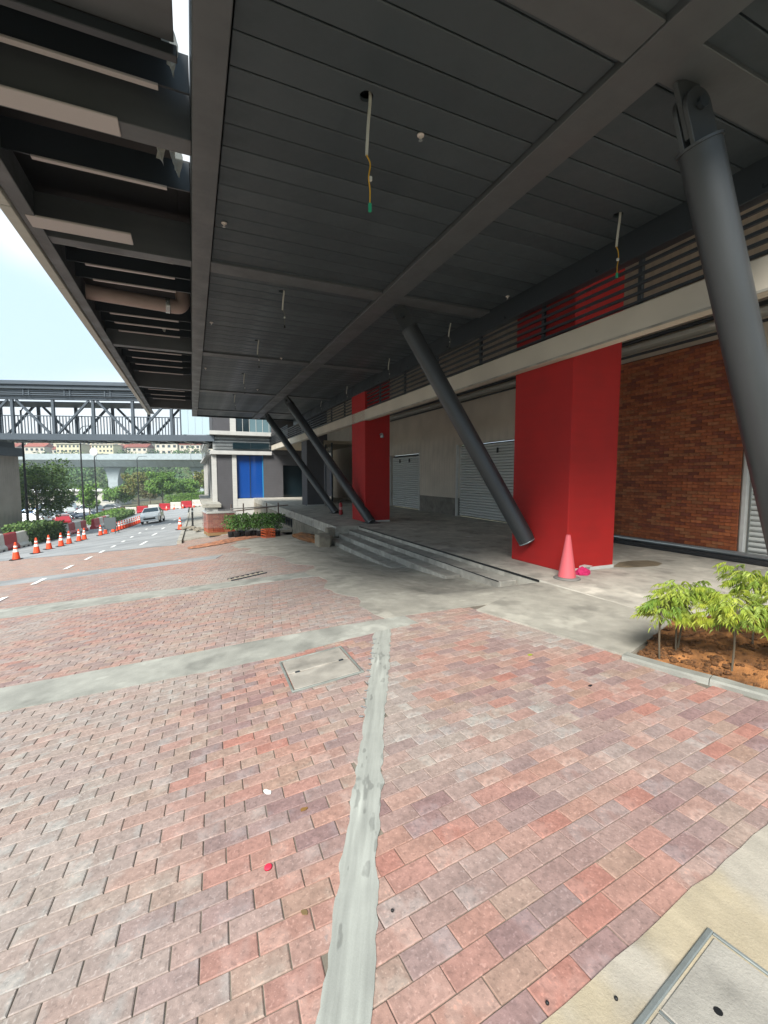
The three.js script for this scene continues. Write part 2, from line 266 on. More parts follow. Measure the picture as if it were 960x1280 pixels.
struct(obj('concrete_band', strip([[-7.4, -10.9, 0.5], [-3.1, -9.45, 0.42], [-0.2, -8.32, 0.27], [2.1, -7.5, 0.24]], 160, 0.005, 0.016, 0.012, 14), M.cement), 'pale concrete band crossing the far paving towards the road', 'pavement');
struct(obj('concrete_band', strip([[-9, -16.2, 0.6], [-4.75, -14.5, 0.5], [-1.8, -13.2, 0.38], [0.6, -12.3, 0.3]], 60, 0.009, 0.03, 0.012, 24), M.asphalt), 'dark grey band across the paving near the road', 'pavement');
struct(obj('cement_joint', strip([[-0.2, 0.05, 0.075], [0.35, -1.11, 0.083], [1.05, -2.57, 0.066], [1.42, -3.35, 0.08], [1.79, -4.16, 0.085]], 300, 0.004, 0.018, 0.014, 34, 10, 1.0, -0.447), M.smear), 'rough strip of cement smeared along the fold between two paved slopes', 'pavement');
struct(obj('screed_apron', drape(40, 40, (s, t) => { const x = mix(-0.4, 4.6, s), e = -0.872 - 0.112 * (x - 0.89) + 0.02 * (fbm(x * 11, 3, 256, 3, 5) - 0.5); return [x, mix(e, 2.5, t)]; }, 0.008, 0, 1, 0.014), M.screed), 'yellow stained cement apron around the double manhole cover', 'pavement');
{ // spalled chips along the cement joint
  const g = new THREE.Group(); g.name = 'spalled_chips'; tag(g, 'row of dark chipped flakes along the cement joint', 'rubble'); g.position.set(1.2, H(1.2, -3), -3); scene.add(g); const r = rng(8);
  for (let k = 0; k < 13; k++) { const t = 0.02 + k / 13, x = mix(1.0, 1.66, t) - 0.03 + 0.015 * r(), z = mix(-2.62, -4.0, t); const gg = new THREE.IcosahedronGeometry(0.02, 0); gg.scale(0.35 + 0.5 * r(), 0.12, 0.8 + 0.9 * r()); gg.rotateY(0.45 + r()); gg.translate(x - 1.2, H(x, z) + 0.008 - g.position.y, z + 3); obj('chip', flat(gg), M.asphalt, g); }
}
// ---------------------------------------------------------------- clay pavers, one by one
function paverGeo(L, W, ou, ov, r) {
  const c = 0.003, t = 0.05, l = L / 2, w = W / 2, j = [...Array(8)].map(() => (r() - 0.5) * 0.0026), ring = (y, i) => [[-l + i + (i ? j[0] : 0), y, -w + i + (i ? j[1] : 0)], [l - i + (i ? j[2] : 0), y, -w + i + (i ? j[3] : 0)], [l - i + (i ? j[4] : 0), y, w - i + (i ? j[5] : 0)], [-l + i + (i ? j[6] : 0), y, w - i + (i ? j[7] : 0)]];
  const A = ring(-t, 0), B = ring(-c, 0), C = ring(0, c), v = []; const q = (a, b, d, e) => v.push(...a, ...b, ...d, ...a, ...d, ...e);
  q(C[3], C[2], C[1], C[0]); for (let k = 0; k < 4; k++) { const n = (k + 1) % 4; q(B[n], B[k], C[k], C[n]); q(A[n], A[k], B[k], B[n]); }
  const g = new THREE.BufferGeometry(); g.setAttribute('position', new THREE.Float32BufferAttribute(v, 3)); g.computeVertexNormals(); return boxUV(g, 1, ou, ov);
}
{
  const PAL = ['#b2887a', '#9d7f7a', '#aa8b7b', '#a78b82', '#b27e70', '#967975', '#b38b7c', '#a2857d'].map(c => new THREE.Color(c));
  const DUST = new THREE.Color('#aca198');
  const mats = []; for (const c of PAL) for (let k = 0; k < 5; k++) mats.push(new THREE.MeshStandardMaterial({ color: c.clone().lerp(DUST, k * 0.2), roughness: 0.85, map: T.paver, bumpMap: T.grain, bumpScale: 0.0012 }));
  const vmat = vc(0.87, { map: T.paver, bumpMap: T.grain, bumpScale: 0.0012 });
  const inside = (poly, x, z) => { let c = false; for (let i = 0, j = poly.length - 1; i < poly.length; j = i++) { const [xi, zi] = poly[i], [xj, zj] = poly[j]; if ((zi > z) !== (zj > z) && x < (xj - xi) * (z - zi) / (zj - zi) + xi) c = !c; } return c; };
  camera.updateMatrixWorld(); camera.aspect = 0.75; camera.updateProjectionMatrix();
  const inView = p => { const q = p.clone().project(camera); return Math.abs(q.x) < 1.02 && Math.abs(q.y) < 1.02 && q.z < 1; };
  function field(name, label, ang, L, W, poly, seed, dustAt) {
    const root = new THREE.Group(); root.name = name; struct(root, label, 'pavement'); scene.add(root);
    const r = rng(seed), gap = 0.0032, vars = []; for (let k = 0; k < 16; k++) vars.push(paverGeo(L - gap, W - gap, r() * 7, r() * 7, r));
    const ca = Math.cos(ang), sa = Math.sin(ang), list = [];
    for (let j = -80; j < 190; j++) for (let i = -70; i < 40; i++) {
      const u = (i + 0.5 * (j & 1)) * L, v = j * W, x = u * ca - v * sa, z = -u * sa - v * ca;
      const rr = [r(), r(), r(), r(), r(), r(), r()];
      if (!inside(poly, x, z)) continue;
      const n = normalAt(x, z), p = new THREE.Vector3(x, H(x, z) + (rr[0] - 0.5) * 0.002, z);
      const q = new THREE.Quaternion().setFromUnitVectors(new THREE.Vector3(0, 1, 0), new THREE.Vector3(n.x + (rr[1] - 0.5) * 0.014, n.y, n.z + (rr[2] - 0.5) * 0.014).normalize()).multiply(new THREE.Quaternion().setFromAxisAngle(new THREE.Vector3(0, 1, 0), ang + (rr[3] - 0.5) * 0.02));
      list.push({ p, q, c: Math.floor(rr[4] * 8), d: clamp(dustAt(x, z) + (rr[5] - 0.5) * 0.2), g: Math.floor(rr[6] * 16), far: inView(p) ? p.distanceTo(camera.position) : 1e6 });
    }
    list.sort((a, b) => a.far - b.far);
    list.slice(0, 300).forEach(b => { const m = obj('brick', vars[b.g], mats[b.c * 5 + Math.round(b.d * 4)], root); m.position.copy(b.p); m.quaternion.copy(b.q); });
    const rest = list.slice(300).map(b => paintVerts(vars[b.g].clone(), PAL[b.c].clone().lerp(DUST, b.d * 0.8)).applyMatrix4(new THREE.Matrix4().compose(b.p, b.q, new THREE.Vector3(1, 1, 1))));
    if (rest.length) stuff(obj('brick_remainder', mergeGeometries(rest), vmat, root));
    console.log(name, list.length);
  }
  const nz = (x, z, s) => fbm(x * 0.9 + 20, z * 0.9 + 40, 256, 4, s);
  field('brick_paving', 'multicoloured clay brick paving between the cement joint and the planter', 5.5 * DEG, 0.199, 0.0925, [[-0.15, 0.15], [0.9, -0.6], [4.3, -1.0], [4.1, -0.6], [3.66, -1.75], [3.5, -2.4], [3.55, -3.2], [3.2, -4.2], [2.9, -4.5], [1.82, -4.5], [1.05, -2.6], [0.35, -1.1]], 11, (x, z) => 0.1 + 0.75 * sstep(-2.4, -4.4, z) * 0.5 + 0.9 * sstep(0.52, 0.72, nz(x, z, 3)));
  field('brick_paving_001', 'dusty clay brick paving falling away from the cement joint to the left', -2.5 * DEG, 0.192, 0.0925, [[-0.25, 0.2], [0.35, -1.1], [1.05, -2.6], [1.76, -4.2], [0.8, -4.32], [-1.7, -4.75], [-3.2, -5.05], [-4.2, -5.2], [-4.0, -3.2], [-2.6, -0.2], [-1.2, 0.5]], 12, (x, z) => 0.1 + 0.75 * sstep(0.35, -0.6, x) + 0.5 * sstep(0.5, 0.7, nz(x, z, 6)));
  field('brick_paving_002', 'pale worn clay brick paving between the concrete bands', -9 * DEG, 0.199, 0.096, [[2.7, -4.4], [1.6, -4.35], [0.8, -4.55], [-1.7, -4.98], [-3.6, -5.3], [-7.2, -13.1], [2.2, -13.1]], 13, (x, z) => 0.35 + 0.35 * sstep(-1, 1.8, x) + 0.5 * sstep(0.5, 0.7, nz(x, z, 9)));
}
// ---------------------------------------------------------------- things lying on the ground
function onGround(o, x, z, turn = 0, lift = 0) { o.position.set(x, H(x, z) + lift, z); o.quaternion.setFromUnitVectors(new THREE.Vector3(0, 1, 0), normalAt(x, z)).multiply(new THREE.Quaternion().setFromAxisAngle(new THREE.Vector3(0, 1, 0), turn)); return o; }
{
  const t = onGround(thing('drain_cover', 'square grey concrete drain cover in two halves set into the pavers', 'drain cover'), 0.965, -3.63, -0.03, 0.004);
  const a = 0.3, b = 0.345; obj('frame', [bx(-a, a, -0.03, 0.010, -b, -b + 0.022), bx(-a, a, -0.03, 0.010, b - 0.022, b), bx(-a, -a + 0.022, -0.03, 0.0095, -b + 0.022, b - 0.022), bx(a - 0.022, a, -0.03, 0.0095, -b + 0.022, b - 0.022)], mat(0x9a9f9b, 0.6, { metalness: 0.3, map: T.concrete }), t);
  obj('slab', bx(-a + 0.03, a - 0.03, -0.03, 0.006, -b + 0.03, -0.016, 0.004), M.cover, t); obj('slab', bx(-a + 0.03, a - 0.03, -0.03, 0.007, 0.006, b - 0.03, 0.004), M.cover, t);
  for (const x of [-0.19, 0.2]) obj('lifting_slot', bx(x - 0.02, x + 0.02, 0.001, 0.010, -0.022, 0.008, 0.002), M.steel, t);
}
{
  const t = onGround(thing('manhole_cover', 'rectangular concrete manhole cover pair in a raised steel frame on the screed', 'manhole cover'), 1.30, -0.454, 0.17, 0.009);
  const a = 0.36, b = 0.32, f = mat(0xa5acac, 0.55, { metalness: 0.5, map: T.concrete });
  obj('frame', [bx(-a - 0.03, a + 0.012, -0.03, 0.008, -b - 0.018, -b, 0.003), bx(a, a + 0.012, -0.03, 0.006, -b, b, 0.002), bx(-a - 0.012, -a, -0.03, 0.006, -b, b, 0.002), bx(-a - 0.012, a + 0.012, -0.03, 0.006, b, b + 0.012, 0.002)], f, t);
  obj('slab', bx(-0.02, a - 0.008, -0.03, 0.004, -b + 0.008, b - 0.008, 0.003), M.cover, t); obj('slab', bx(-a + 0.008, -0.034, -0.03, 0.004, -b + 0.008, b - 0.008, 0.003), M.cover, t);
  obj('joint_bar', bx(-0.032, -0.022, -0.03, 0.003, -b + 0.008, b - 0.008, 0.001), f, t);
  obj('lifting_hole', rod([0.115, 0, -0.215], [0.115, 0.0052, -0.215], 0.012, 0.012, 12), M.black, t);
}
{
  const t = onGround(thing('drain_grate', 'narrow broken steel drain grate in the dusty paving', 'drain grate'), 0.9, -8.55, 0.2, 0.006);
  obj('frame', [bx(-0.34, 0.34, -0.02, 0.012, -0.14, -0.11), bx(-0.34, 0.34, -0.02, 0.012, 0.11, 0.14)], M.steel, t); for (let k = 0; k < 7; k++) obj('grate_bar', bx(-0.33 + k * 0.1, -0.29 + k * 0.1, -0.02, 0.009, -0.11, 0.11), M.oldConcrete, t);
}
function leafScrap(seed, s) { const r = rng(seed), sh = []; for (let k = 0; k < 9; k++) { const a = k / 9 * 6.283; sh.push([Math.cos(a) * s * (0.7 + r() * 0.5), Math.sin(a) * s * 0.55 * (0.7 + r() * 0.5)]); } const g = prism(sh, 0.003); g.rotateX(-Math.PI / 2); return g; }
for (const [n, x, z, s, c, lab, cat] of [['paper_scrap', 2.4, -8.56, 0.09, 0xdedede, 'white scrap of paper on the pale cement apron', 'paper'], ['bottle_cap', 0.24, -1.77, 0.016, 0xc42a44, 'pink red bottle cap on the clay pavers', 'bottle cap'], ['dry_leaf', 0.45, -2.02, 0.02, 0x7a5a2c, 'brown dry leaf on the pavers above the bottle cap', 'leaf'], ['dry_leaf', 0.33, -1.5, 0.016, 0x6d5a3a, 'small dry leaf in the joint beside the cement strip', 'leaf'], ['green_leaf', 2.72, -2.98, 0.03, 0x8d9a2c, 'yellow green leaf fallen near the planter corner', 'leaf'], ['pen_cap', 2.73, -2.34, 0.022, 0x15171c, 'black pen cap lying on the pavers near the planter', 'pen cap'], ['cement_splash', 0.31, -2.25, 0.028, 0xd2d4d0, 'dried white cement splash on a paver', 'cement splash']]) {
  const o = tag(obj(n, n === 'bottle_cap' ? lathe([[0, 0.009], [s * 0.8, 0.009], [s, 0.006], [s * 1.05, 0], [0, 0]], 18) : leafScrap(x * 100 | 0, s), mat(c, 0.7)), lab, cat); onGround(o, x, z, x * 7, 0.002);
}
for (const [x, z] of [[0.93, -0.905], [1.13, -0.83], [0.62, -1.35]]) onGround(tag(obj('black_pebble', new THREE.IcosahedronGeometry(0.006, 1), M.black), 'tiny black pebble on the cement and pavers', 'pebble', 'black pebbles near the manhole'), x, z, 0, 0.011);
// ---------------------------------------------------------------- shop floor, retaining wall, steps
struct(obj('shop_floor', [bx(4.8, 9.75, -0.5, 0.02, -13.1, 4, 0.015), bx(4.05, 9.75, -0.29, 0.02, -33, -13.1, 0.015)], M.slab), 'grey concrete floor of the shop arcade', 'floor');
{
  const t = thing('entrance_steps', 'three low grey concrete steps along the front of the arcade', 'steps', [4.3, -0.4, -9]);
  const P = (a, b, c, d, e, f) => bx(a - 4.3, b - 4.3, c + 0.4, d + 0.4, e + 9, f + 9, 0.012);
  obj('end_block', P(3.62, 3.797, -1.4, -0.16, -13.2, -12.6), M.oldConcrete, t);
  obj('step', P(4.47, 4.797, -0.6, -0.085, -13.1, -5.6), M.step, t); obj('step', P(4.15, 4.467, -0.8, -0.205, -13.1, -6.75), M.step, t); obj('step', P(3.8, 4.147, -1, -0.325, -13.1, -8.35), M.step, t);
  obj('nosing_strip', P(4.789, 4.802, -0.012, 0.0225, -13.0, -5.1), M.black, t); obj('nosing_strip', P(4.461, 4.471, -0.1, -0.0835, -13.0, -5.65), M.darkWall, t);
  obj('end_block', P(3.28, 3.62, -1.2, -0.1, -12.7, -12.2), M.oldConcrete, t); obj('end_block', P(3.797, 4.045, -1.2, -0.02, -13.4, -13.1), M.oldConcrete, t);
}
{
  const t = thing('retaining_wall', 'rough stained concrete retaining wall with a dark opening below the arcade floor', 'wall', [4.15, -1, -20]);
  const W = (z0, z1, y0, y1) => bx(-0.1, 0.1, y0 + 1, y1 + 1, z0 + 20, z1 + 20, 0.02);
  obj('wall_panel', [W(-19.6, -13.4, -3, -0.295), W(-33, -23.2, -3, -0.295), W(-23.2, -19.6, -0.33, -0.295), W(-23.2, -19.6, -3, -0.75)], M.oldConcrete, t);
  for (let k = 0; k < 5; k++) obj('grille_bar', bx(-0.03, 0.03, 0.25, 0.67, -2.7 + k * 0.6, -2.66 + k * 0.6), M.steel, t);
}
// ================================================================ SHOP BUILDING
const shop = thing('shop_building', 'long shop arcade with beige rear wall, brick panel and roller shutters', 'building', [9.6, 0, -12]);
{
  const S = (x0, x1, y0, y1, z0, z1, c = 0.01) => bx(x0 - 9.6, x1 - 9.6, y0, y1, z0 + 12, z1 + 12, c);
  obj('wall', [S(9.6, 9.9, 0, 6.9, -33, -21.3), S(9.6, 9.9, 2.66, 6.9, -21.3, -17.95), S(9.6, 9.9, 0.72, 6.9, -17.95, -14.95), S(9.6, 9.9, 2.8, 6.9, -14.95, -11), S(9.6, 9.9, 0, 6.9, -11, -4.95), S(9.6, 9.9, 2.45, 6.9, -4.95, -1), S(9.6, 9.9, 0, 6.9, -1, 2)], M.plaster, shop);
  obj('unpainted_render', S(9.604, 9.9, 0, 0.72, -17.95, -14.95), M.rawPlaster, shop);
  obj('added_sun_block_wall', S(5.3, 5.5, 5.5, 6.9, -33, 2), M.greyWall, shop);  // unseen wall added above the canopy to keep sun off the upper columns
  obj('soffit', S(5.3, 9.9, 6.9, 7.1, -33, 2.2), M.plaster, shop);
  obj('plinth', S(9.1, 9.598, 0.021, 0.10, -9.8, 1.9, 0.02), M.darkWall, shop); obj('drain_pipe', rod([9.3 - 9.6, 0.15, 4.2], [9.25 - 9.6, 0.15, 13.5], 0.05, 0.05, 10), M.galv, shop);
  obj('conduit', rod([9.45 - 9.6, 4.72, -9], [9.45 - 9.6, 4.66, 13.8], 0.045, 0.045, 8), M.steel, shop); obj('conduit', rod([9.5 - 9.6, 4.42, -9], [9.5 - 9.6, 4.36, 13.8], 0.03, 0.03, 8), M.steel, shop);
  obj('cable_tray', S(9.3, 9.597, 4.47, 4.56, -21, 1.9), mat(0xa9aca6, 0.7), shop);
  for (let k = 0; k < 8; k++) obj('lamp_bracket', S(9.2, 9.3, 4.46, 4.5, -20 + k * 2.9, -19.4 + k * 2.9), M.white, shop);
  // roller shutters, slat by slat
  for (const [z0, z1, top] of [[-4.9, -1.05, 2.43], [-14.85, -11.05, 2.78], [-21.25, -18, 2.64]]) {
    const sh = obj('roller_shutter', S(9.8, 9.88, 0.02, top, z0, z1), M.darkWall, shop), zc = (z0 + z1) / 2 + 12, w = (z1 - z0) / 2 - 0.03;
    const sl = prism([[-0.02, 0], [0.004, 0.012], [0.022, 0.036], [0.022, 0.058], [0.004, 0.082], [-0.02, 0.092]], 2 * w); // outline x=depth, y=up
    sl.rotateY(Math.PI); sl.translate(0.1, 0, w); const n = Math.floor((top - 0.05) / 0.1);
    for (let k = 0; k < n; k++) { const m = obj('slat', sl, M.shutter, sh); m.position.set(0.04, 0.05 + k * 0.1, zc); }
    obj('frame', [S(9.57, 9.66, 0.02, top + 0.05, z0 - 0.06, z0 + 0.02), S(9.57, 9.66, 0.02, top + 0.05, z1 - 0.02, z1 + 0.06)], M.white, shop);
    for (const f of [0.3, 0.62]) obj('lock_plate', S(9.66, 9.69, top - 0.38, top - 0.2, mix(z0, z1, f), mix(z0, z1, f) + 0.09), M.black, sh);
  }
}
{ // brick panel: courses of thin bricks
  const z0 = -9.4, z1 = -4.98, top = 4.28, bh = 0.066, bl = 0.216, r = rng(91);
  const wall = obj('brick_panel', bx(-0.03, -0.006, 0.1, top, z0 + 12, z1 + 12, 0.002), mat(0x5a3a28, 1), shop); wall.position.x = 0;
  const PAL = [0xb86538, 0xc06e40, 0xab5c34, 0xb87448, 0x985036].map(c => new THREE.Color(c)), mats = PAL.map(c => mat(c, 0.9, { map: T.brick }));
  const v = []; for (let k = 0; k < 6; k++) v.push(boxUV(bx(-0.018, 0.018, -bh / 2 + 0.003, bh / 2 - 0.003, -bl / 2 + 0.0035, bl / 2 - 0.0035, 0.003), 1, r() * 5, r() * 5));
  const list = []; let j = 0;
  for (let y = 0.1 + bh / 2; y < top - 0.03; y += bh, j++) for (let i = 0; i < 40; i++) { const z = z1 - bl * (i + 0.5 + (j & 1) * 0.5) + (j & 1 ? bl * 0.5 : 0) - ((j & 1) ? bl * 0.5 : 0); if (z - bl / 2 < z0) break; list.push([y, z, Math.floor(r() * 5), Math.floor(r() * 6), (r() - 0.5) * 0.006]); }
  list.sort((a, b) => b[1] - a[1]);
  // the nearest ones, seen between the red column and the leaning strut
  const near = list.filter(b => b[0] > 0.3 && b[0] < 2.9).slice(0, 300), set = new Set(near);
  for (const b of near) { const m = obj('brick', v[b[3]], mats[b[2]], wall); m.position.set(-0.046 + b[4], b[0], b[1] + 12); }
  stuff(obj('brick_remainder', mergeGeometries(list.filter(b => !set.has(b)).map(b => paintVerts(v[b[3]].clone(), PAL[b[2]]).translate(-0.046 + b[4], b[0], b[1] + 12))), vc(0.9, { map: T.brick }), wall));
  obj('half_brick', list.length ? [...Array(Math.floor((top - 0.16) / bh / 2))].map((_, k) => bx(-0.064, -0.028, 0.1 + (2 * k + 1) * bh + 0.003, 0.1 + (2 * k + 2) * bh - 0.003, z1 + 12 - bl / 2 + 0.0035, z1 + 12 - 0.002, 0.003)) : [], mats[0], wall);
}
// front beam and slatted screen above the arcade
{
  const t = thing('front_beam', 'long cream painted edge beam resting on the arcade columns', 'beam', [5.47, 3.46, -12]);
  obj('beam', bx(-0.09, 0.09, 0, 0.36, -21, 14, 0.012), mat(0xcfc8ba, 0.8, { map: T.plaster }), t); obj('drip_edge', bx(-0.10, -0.09, 0.0, 0.03, -21, 14, 0.003), M.concrete, t);
  const L = thing('slatted_screen', 'dark slatted metal screen standing on the cream edge beam', 'screen', [5.47, 3.82, -12]);
  for (let k = 0; k < 6; k++) obj('slat', bx(-0.02, 0.02, 0.045 + k * 0.115, 0.085 + k * 0.115, -21, 14, 0.004), M.steel, L);
  for (let z = 13.1; z > -21; z -= 1.76) obj('post', bx(0.02, 0.075, 0.0, 0.75, z - 0.03, z + 0.03, 0.004), M.steel, L);
}
// ---------------------------------------------------------------- columns
function column(name, label, x0, x1, z0, z1, top, m, extra) {
  const t = thing(name, label, 'column', [(x0 + x1) / 2, 0.02, (z0 + z1) / 2]); const a = (x1 - x0) / 2, b = (z1 - z0) / 2;
  obj('shaft', bx(-a, a, 0.0, top, -b, b, 0.012), m, t); obj('base_strip', [bx(-a - 0.006, a + 0.006, 0, 0.055, b, b + 0.012, 0.003), bx(a, a + 0.012, 0, 0.055, -b, b, 0.003)], M.white, t); if (extra) extra(t, a, b);
}
column('red_column', 'wide red painted square column with a faded cone at its foot', 5.57, 6.64, -6.68, -5.32, 6.7, M.red);
column('red_column', 'red painted square column with a small lamp, farther along the arcade', 5.38, 6.3, -15.3, -13.98, 6.7, M.red, (t, a, b) => obj('wall_lamp', [rod([0.1, 3.0, b], [0.1, 3.0, b + 0.16], 0.03, 0.03, 8), lathe([[0, 0.12], [0.05, 0.1], [0.07, 0], [0, -0.02]], 12).translate(0.1, 2.88, b + 0.16)], M.galv, t));
column('grey_column', 'dark grey square column at the far end of the arcade', 5.57, 6.5, -24.2, -23.0, 6.7, M.greyWall);
// ================================================================ CANOPY
const can = thing('canopy', 'wide dark metal canopy of plank ceiling and steel beams over the forecourt', 'canopy', [3.3, 4.75, -13]);
const CX = 3.3, CY = 4.75, CZ = -13;
{
  const S = (x0, x1, y0, y1, z0, z1, c = 0.006) => bx(x0 - CX, x1 - CX, y0 - CY, y1 - CY, z0 - CZ, z1 - CZ, c);
  const zF = -1.75, zB = -25.2, r = rng(19);
  const bays = [[0.37, 3.09], [3.51, 5.33]];
  const cross = [-2.42, -7.36, -12.5, -17.85, -22.9];
  // long beams
  obj('edge_beam', S(0.1, 0.35, 4.70, 5.3, zB, zF), M.beam, can);
  obj('centre_beam', S(3.11, 3.49, 4.71, 5.3, zB, zF), M.beam, can);
  obj('rear_beam', S(5.35, 5.5, 4.42, 5.3, zB, zF), M.steel, can);
  for (const z of cross) { for (const [a, b] of [[0.352, 3.108], [3.492, 5.348]]) obj('cross_beam', S(a, b, 4.725, 5.25, z - 0.17, z + 0.17), M.beam, can); }
  obj('end_trim', S(0.1, 5.5, 4.69, 5.35, zB - 0.06, zB - 0.002), M.steel, can); obj('end_trim', S(-1.9, 5.5, 4.66, 5.35, zF + 0.002, zF + 0.08), M.steel, can);
  // ceiling planks, with holes cut where the lamp cables come down
  const holes = [[1.44, -3.68], [1.52, -7.89], [1.50, -10.89], [1.56, -14.53], [1.61, -18.4], [4.85, -4.02], [5.02, -8.08], [4.98, -11.16], [5.11, -15.1], [5.1, -18.45]];
  const ev = new Evaluator(); ev.useGroups = false;
  const mats = [M.plankA, M.plankB, M.plankC];
  bays.forEach(([a, b], bi) => {
    const L = b - a, pg = [];
    const prof = w => { const s = w / 2; const g = prism([[-s, 0.006], [-s + 0.008, 0], [s - 0.020, 0], [s - 0.012, 0.012], [s - 0.012, 0.03], [-s, 0.03]], L); g.rotateY(Math.PI / 2); return g; };   // outline: x across, y up, then run along X
    const geo = prof(0.3);
    let k = 0;
    for (let z = zF - 0.15; z > zB + 0.1; z -= 0.3) {
      if (cross.some(c => Math.abs(c - z) < 0.03)) { }
      const hs = holes.filter(h => h[0] > a && h[0] < b && Math.abs(h[1] - z) <= 0.15);
      let g = geo;
      if (hs.length) { let br = new Brush(geo.clone()); br.updateMatrixWorld(); for (const h of hs) { const hz = clamp(h[1] - z, -0.08, 0.06); h[2] = z + hz; const cyl = new Brush(new THREE.CylinderGeometry(0.058, 0.058, 0.2, 20)); cyl.position.set(h[0] - a, 0.02, hz); cyl.updateMatrixWorld(); br = ev.evaluate(br, cyl, SUBTRACTION); br.updateMatrixWorld(); } g = br.geometry; }
      const m = obj('ceiling_plank', g, mats[Math.floor(r() * 3)], can); m.position.set(a - CX, 0.012 + (r() - 0.5) * 0.003, z - CZ); k++;
    }
  });
  // roof deck above, open slit along the edge beam
  obj('roof_deck', [S(0.1, 5.5, 5.36, 5.44, zB, zF), S(-1.9, -0.06, 5.36, 5.44, zB, zF), S(-0.06, 0.1, 5.36, 5.44, zB, -6.2), S(-0.06, 0.1, 5.36, 5.44, -2.2, zF)], M.black, can);
  // open bay outside the edge beam: joists, duct, fascia
  const jz = [-4.55, -5.2, -6.02, -8.0, -8.6, -9.2, -10.9, -11.5, -12.1, -13.2, -13.8, -14.6, -15.4, -16.4, -18.6, -19.6, -20.8, -21.8, -23.8, -24.6];
  for (const z of jz) { const j = obj('joist', [S(-1.7, 0.09, 4.98, 5.3, z - 0.012, z + 0.012, 0.003)], M.steel, can); obj('flange', S(-1.45, -0.16, 4.955, 4.978, z - 0.028, z + 0.028, 0.003), M.primer, j); }
  for (const z of cross) { obj('cross_beam', S(-1.75, 0.098, 4.72, 5.25, z - 0.1, z + 0.1), M.beam, can); }
  obj('cross_beam', S(-1.75, 0.098, 4.76, 5.25, -5.02, -4.8), M.beam, can); obj('flange_plate', S(-1.72, -0.5, 4.735, 4.757, -4.97, -4.74), M.primer, can); obj('flange_plate', S(-1.72, -0.62, 4.69, 4.718, -7.02, -6.74), M.primer, can);
  obj('soffit_panel', S(-1.75, -0.02, 4.95, 4.99, -4.05, zF), M.beam, can); obj('soffit_lip', S(-1.75, 0.0, 4.86, 4.948, -4.12, -4.05), M.steel, can);
  obj('edge_channel', [S(-1.78, -1.755, 4.72, 5.3, zB, zF), S(-1.78, -1.62, 4.70, 4.72, zB, zF)], M.beam, can);
  for (let z = zF; z > zB; z -= 2.4) obj('fascia_panel', S(-1.92, -1.795, 4.66, 5.5, Math.max(zB, z - 2.385), z, 0.006), M.fasciaPanel, can);
  const d = obj('duct', [rod([-1.7 - CX, 5.02 - CY, -10.0 - CZ], [-0.3 - CX, 5.02 - CY, -10.15 - CZ], 0.13, 0.13, 18)], M.duct, can); obj('elbow', tubeOf([[-0.3 - CX, 5.02 - CY, -10.15 - CZ], [-0.12 - CX, 5.04 - CY, -10.17 - CZ], [-0.06 - CX, 5.12 - CY, -10.17 - CZ], [-0.06 - CX, 5.3 - CY, -10.17 - CZ]], 0.135, 16, 16), M.duct, d);
  obj('sleeve', rod([-0.38 - CX, 5.02 - CY, -10.142 - CZ], [-0.3 - CX, 5.02 - CY, -10.15 - CZ], 0.145, 0.145, 18), M.galv, d);
  { const rr = rng(3); for (const [x, z, h] of [[-0.2, -5.3, 0.5], [-0.06, -4.2, 0.45], [-0.05, -5.6, 0.4], [-0.5, -11.7, 0.35]]) { const g = new THREE.PlaneGeometry(0.12, h, 4, 8).toNonIndexed(), p = g.attributes.position; for (let i = 0; i < p.count; i++) p.setZ(i, 0.03 * Math.sin(p.getY(i) * 17 + p.getX(i) * 30) + 0.02 * fbm(p.getX(i) * 20, p.getY(i) * 9, 256, 2)); g.computeVertexNormals(); g.rotateY(0.8); g.translate(x - CX, 5.3 - h / 2 - CY, z - CZ); obj('plastic_sheet', g, new THREE.MeshPhysicalMaterial({ color: 0xd9ddd5, roughness: 0.5, transmission: 0.4, thickness: 0, side: THREE.DoubleSide }), can); } }
  // sprinklers
  for (const [x, z] of [[0.47, -6.1], [0.47, -10], [0.47, -14.2], [5.2, -6.5], [2.05, -3.86], [2.3, -12.2], [2.3, -16.9]]) { const s = obj('sprinkler_head', [lathe([[0, 0], [0.035, 0], [0.032, -0.012], [0.012, -0.016], [0.01, -0.04], [0, -0.04]], 14).translate(x - CX, 0.008, z - CZ)], mat(0xcfc6c0, 0.4), can); obj('deflector', lathe([[0, -0.05], [0.02, -0.05], [0.02, -0.053], [0, -0.053]], 12).translate(x - CX, 0.008, z - CZ), M.galv, s); }
  // leaning struts
  const top = [[3.72, 4.70, -2.5], [3.6, 4.68, -7.6], [3.5, 4.68, -17.8], [3.5, 4.68, -22.9]], foot = [[5.5, 0.4, -2.3], [5.52, 0.42, -6.2], [5.5, 0.04, -13.72], [5.6, 0.03, -18]];
  top.forEach((a, k) => {
    const A = new THREE.Vector3(...a).sub(can.position), B = new THREE.Vector3(...foot[k]).sub(can.position), dir = B.clone().sub(A).normalize(), R = 0.155;
    const p0 = A.clone().addScaledVector(dir, 0.46);
    const st = obj('strut', [rod(p0.toArray(), B.toArray(), R, R, 32)], M.strut, can);
    obj('end_cap', [rod(p0.clone().addScaledVector(dir, -0.022).toArray(), p0.toArray(), R + 0.012, R + 0.012, 32)], M.strut, st);
    obj('cut_rim', new THREE.TorusGeometry(R - 0.004, 0.01, 8, 32).toNonIndexed().applyQuaternion(new THREE.Quaternion().setFromUnitVectors(new THREE.Vector3(0, 0, 1), dir)).translate(...B.toArray()), M.galv, st);
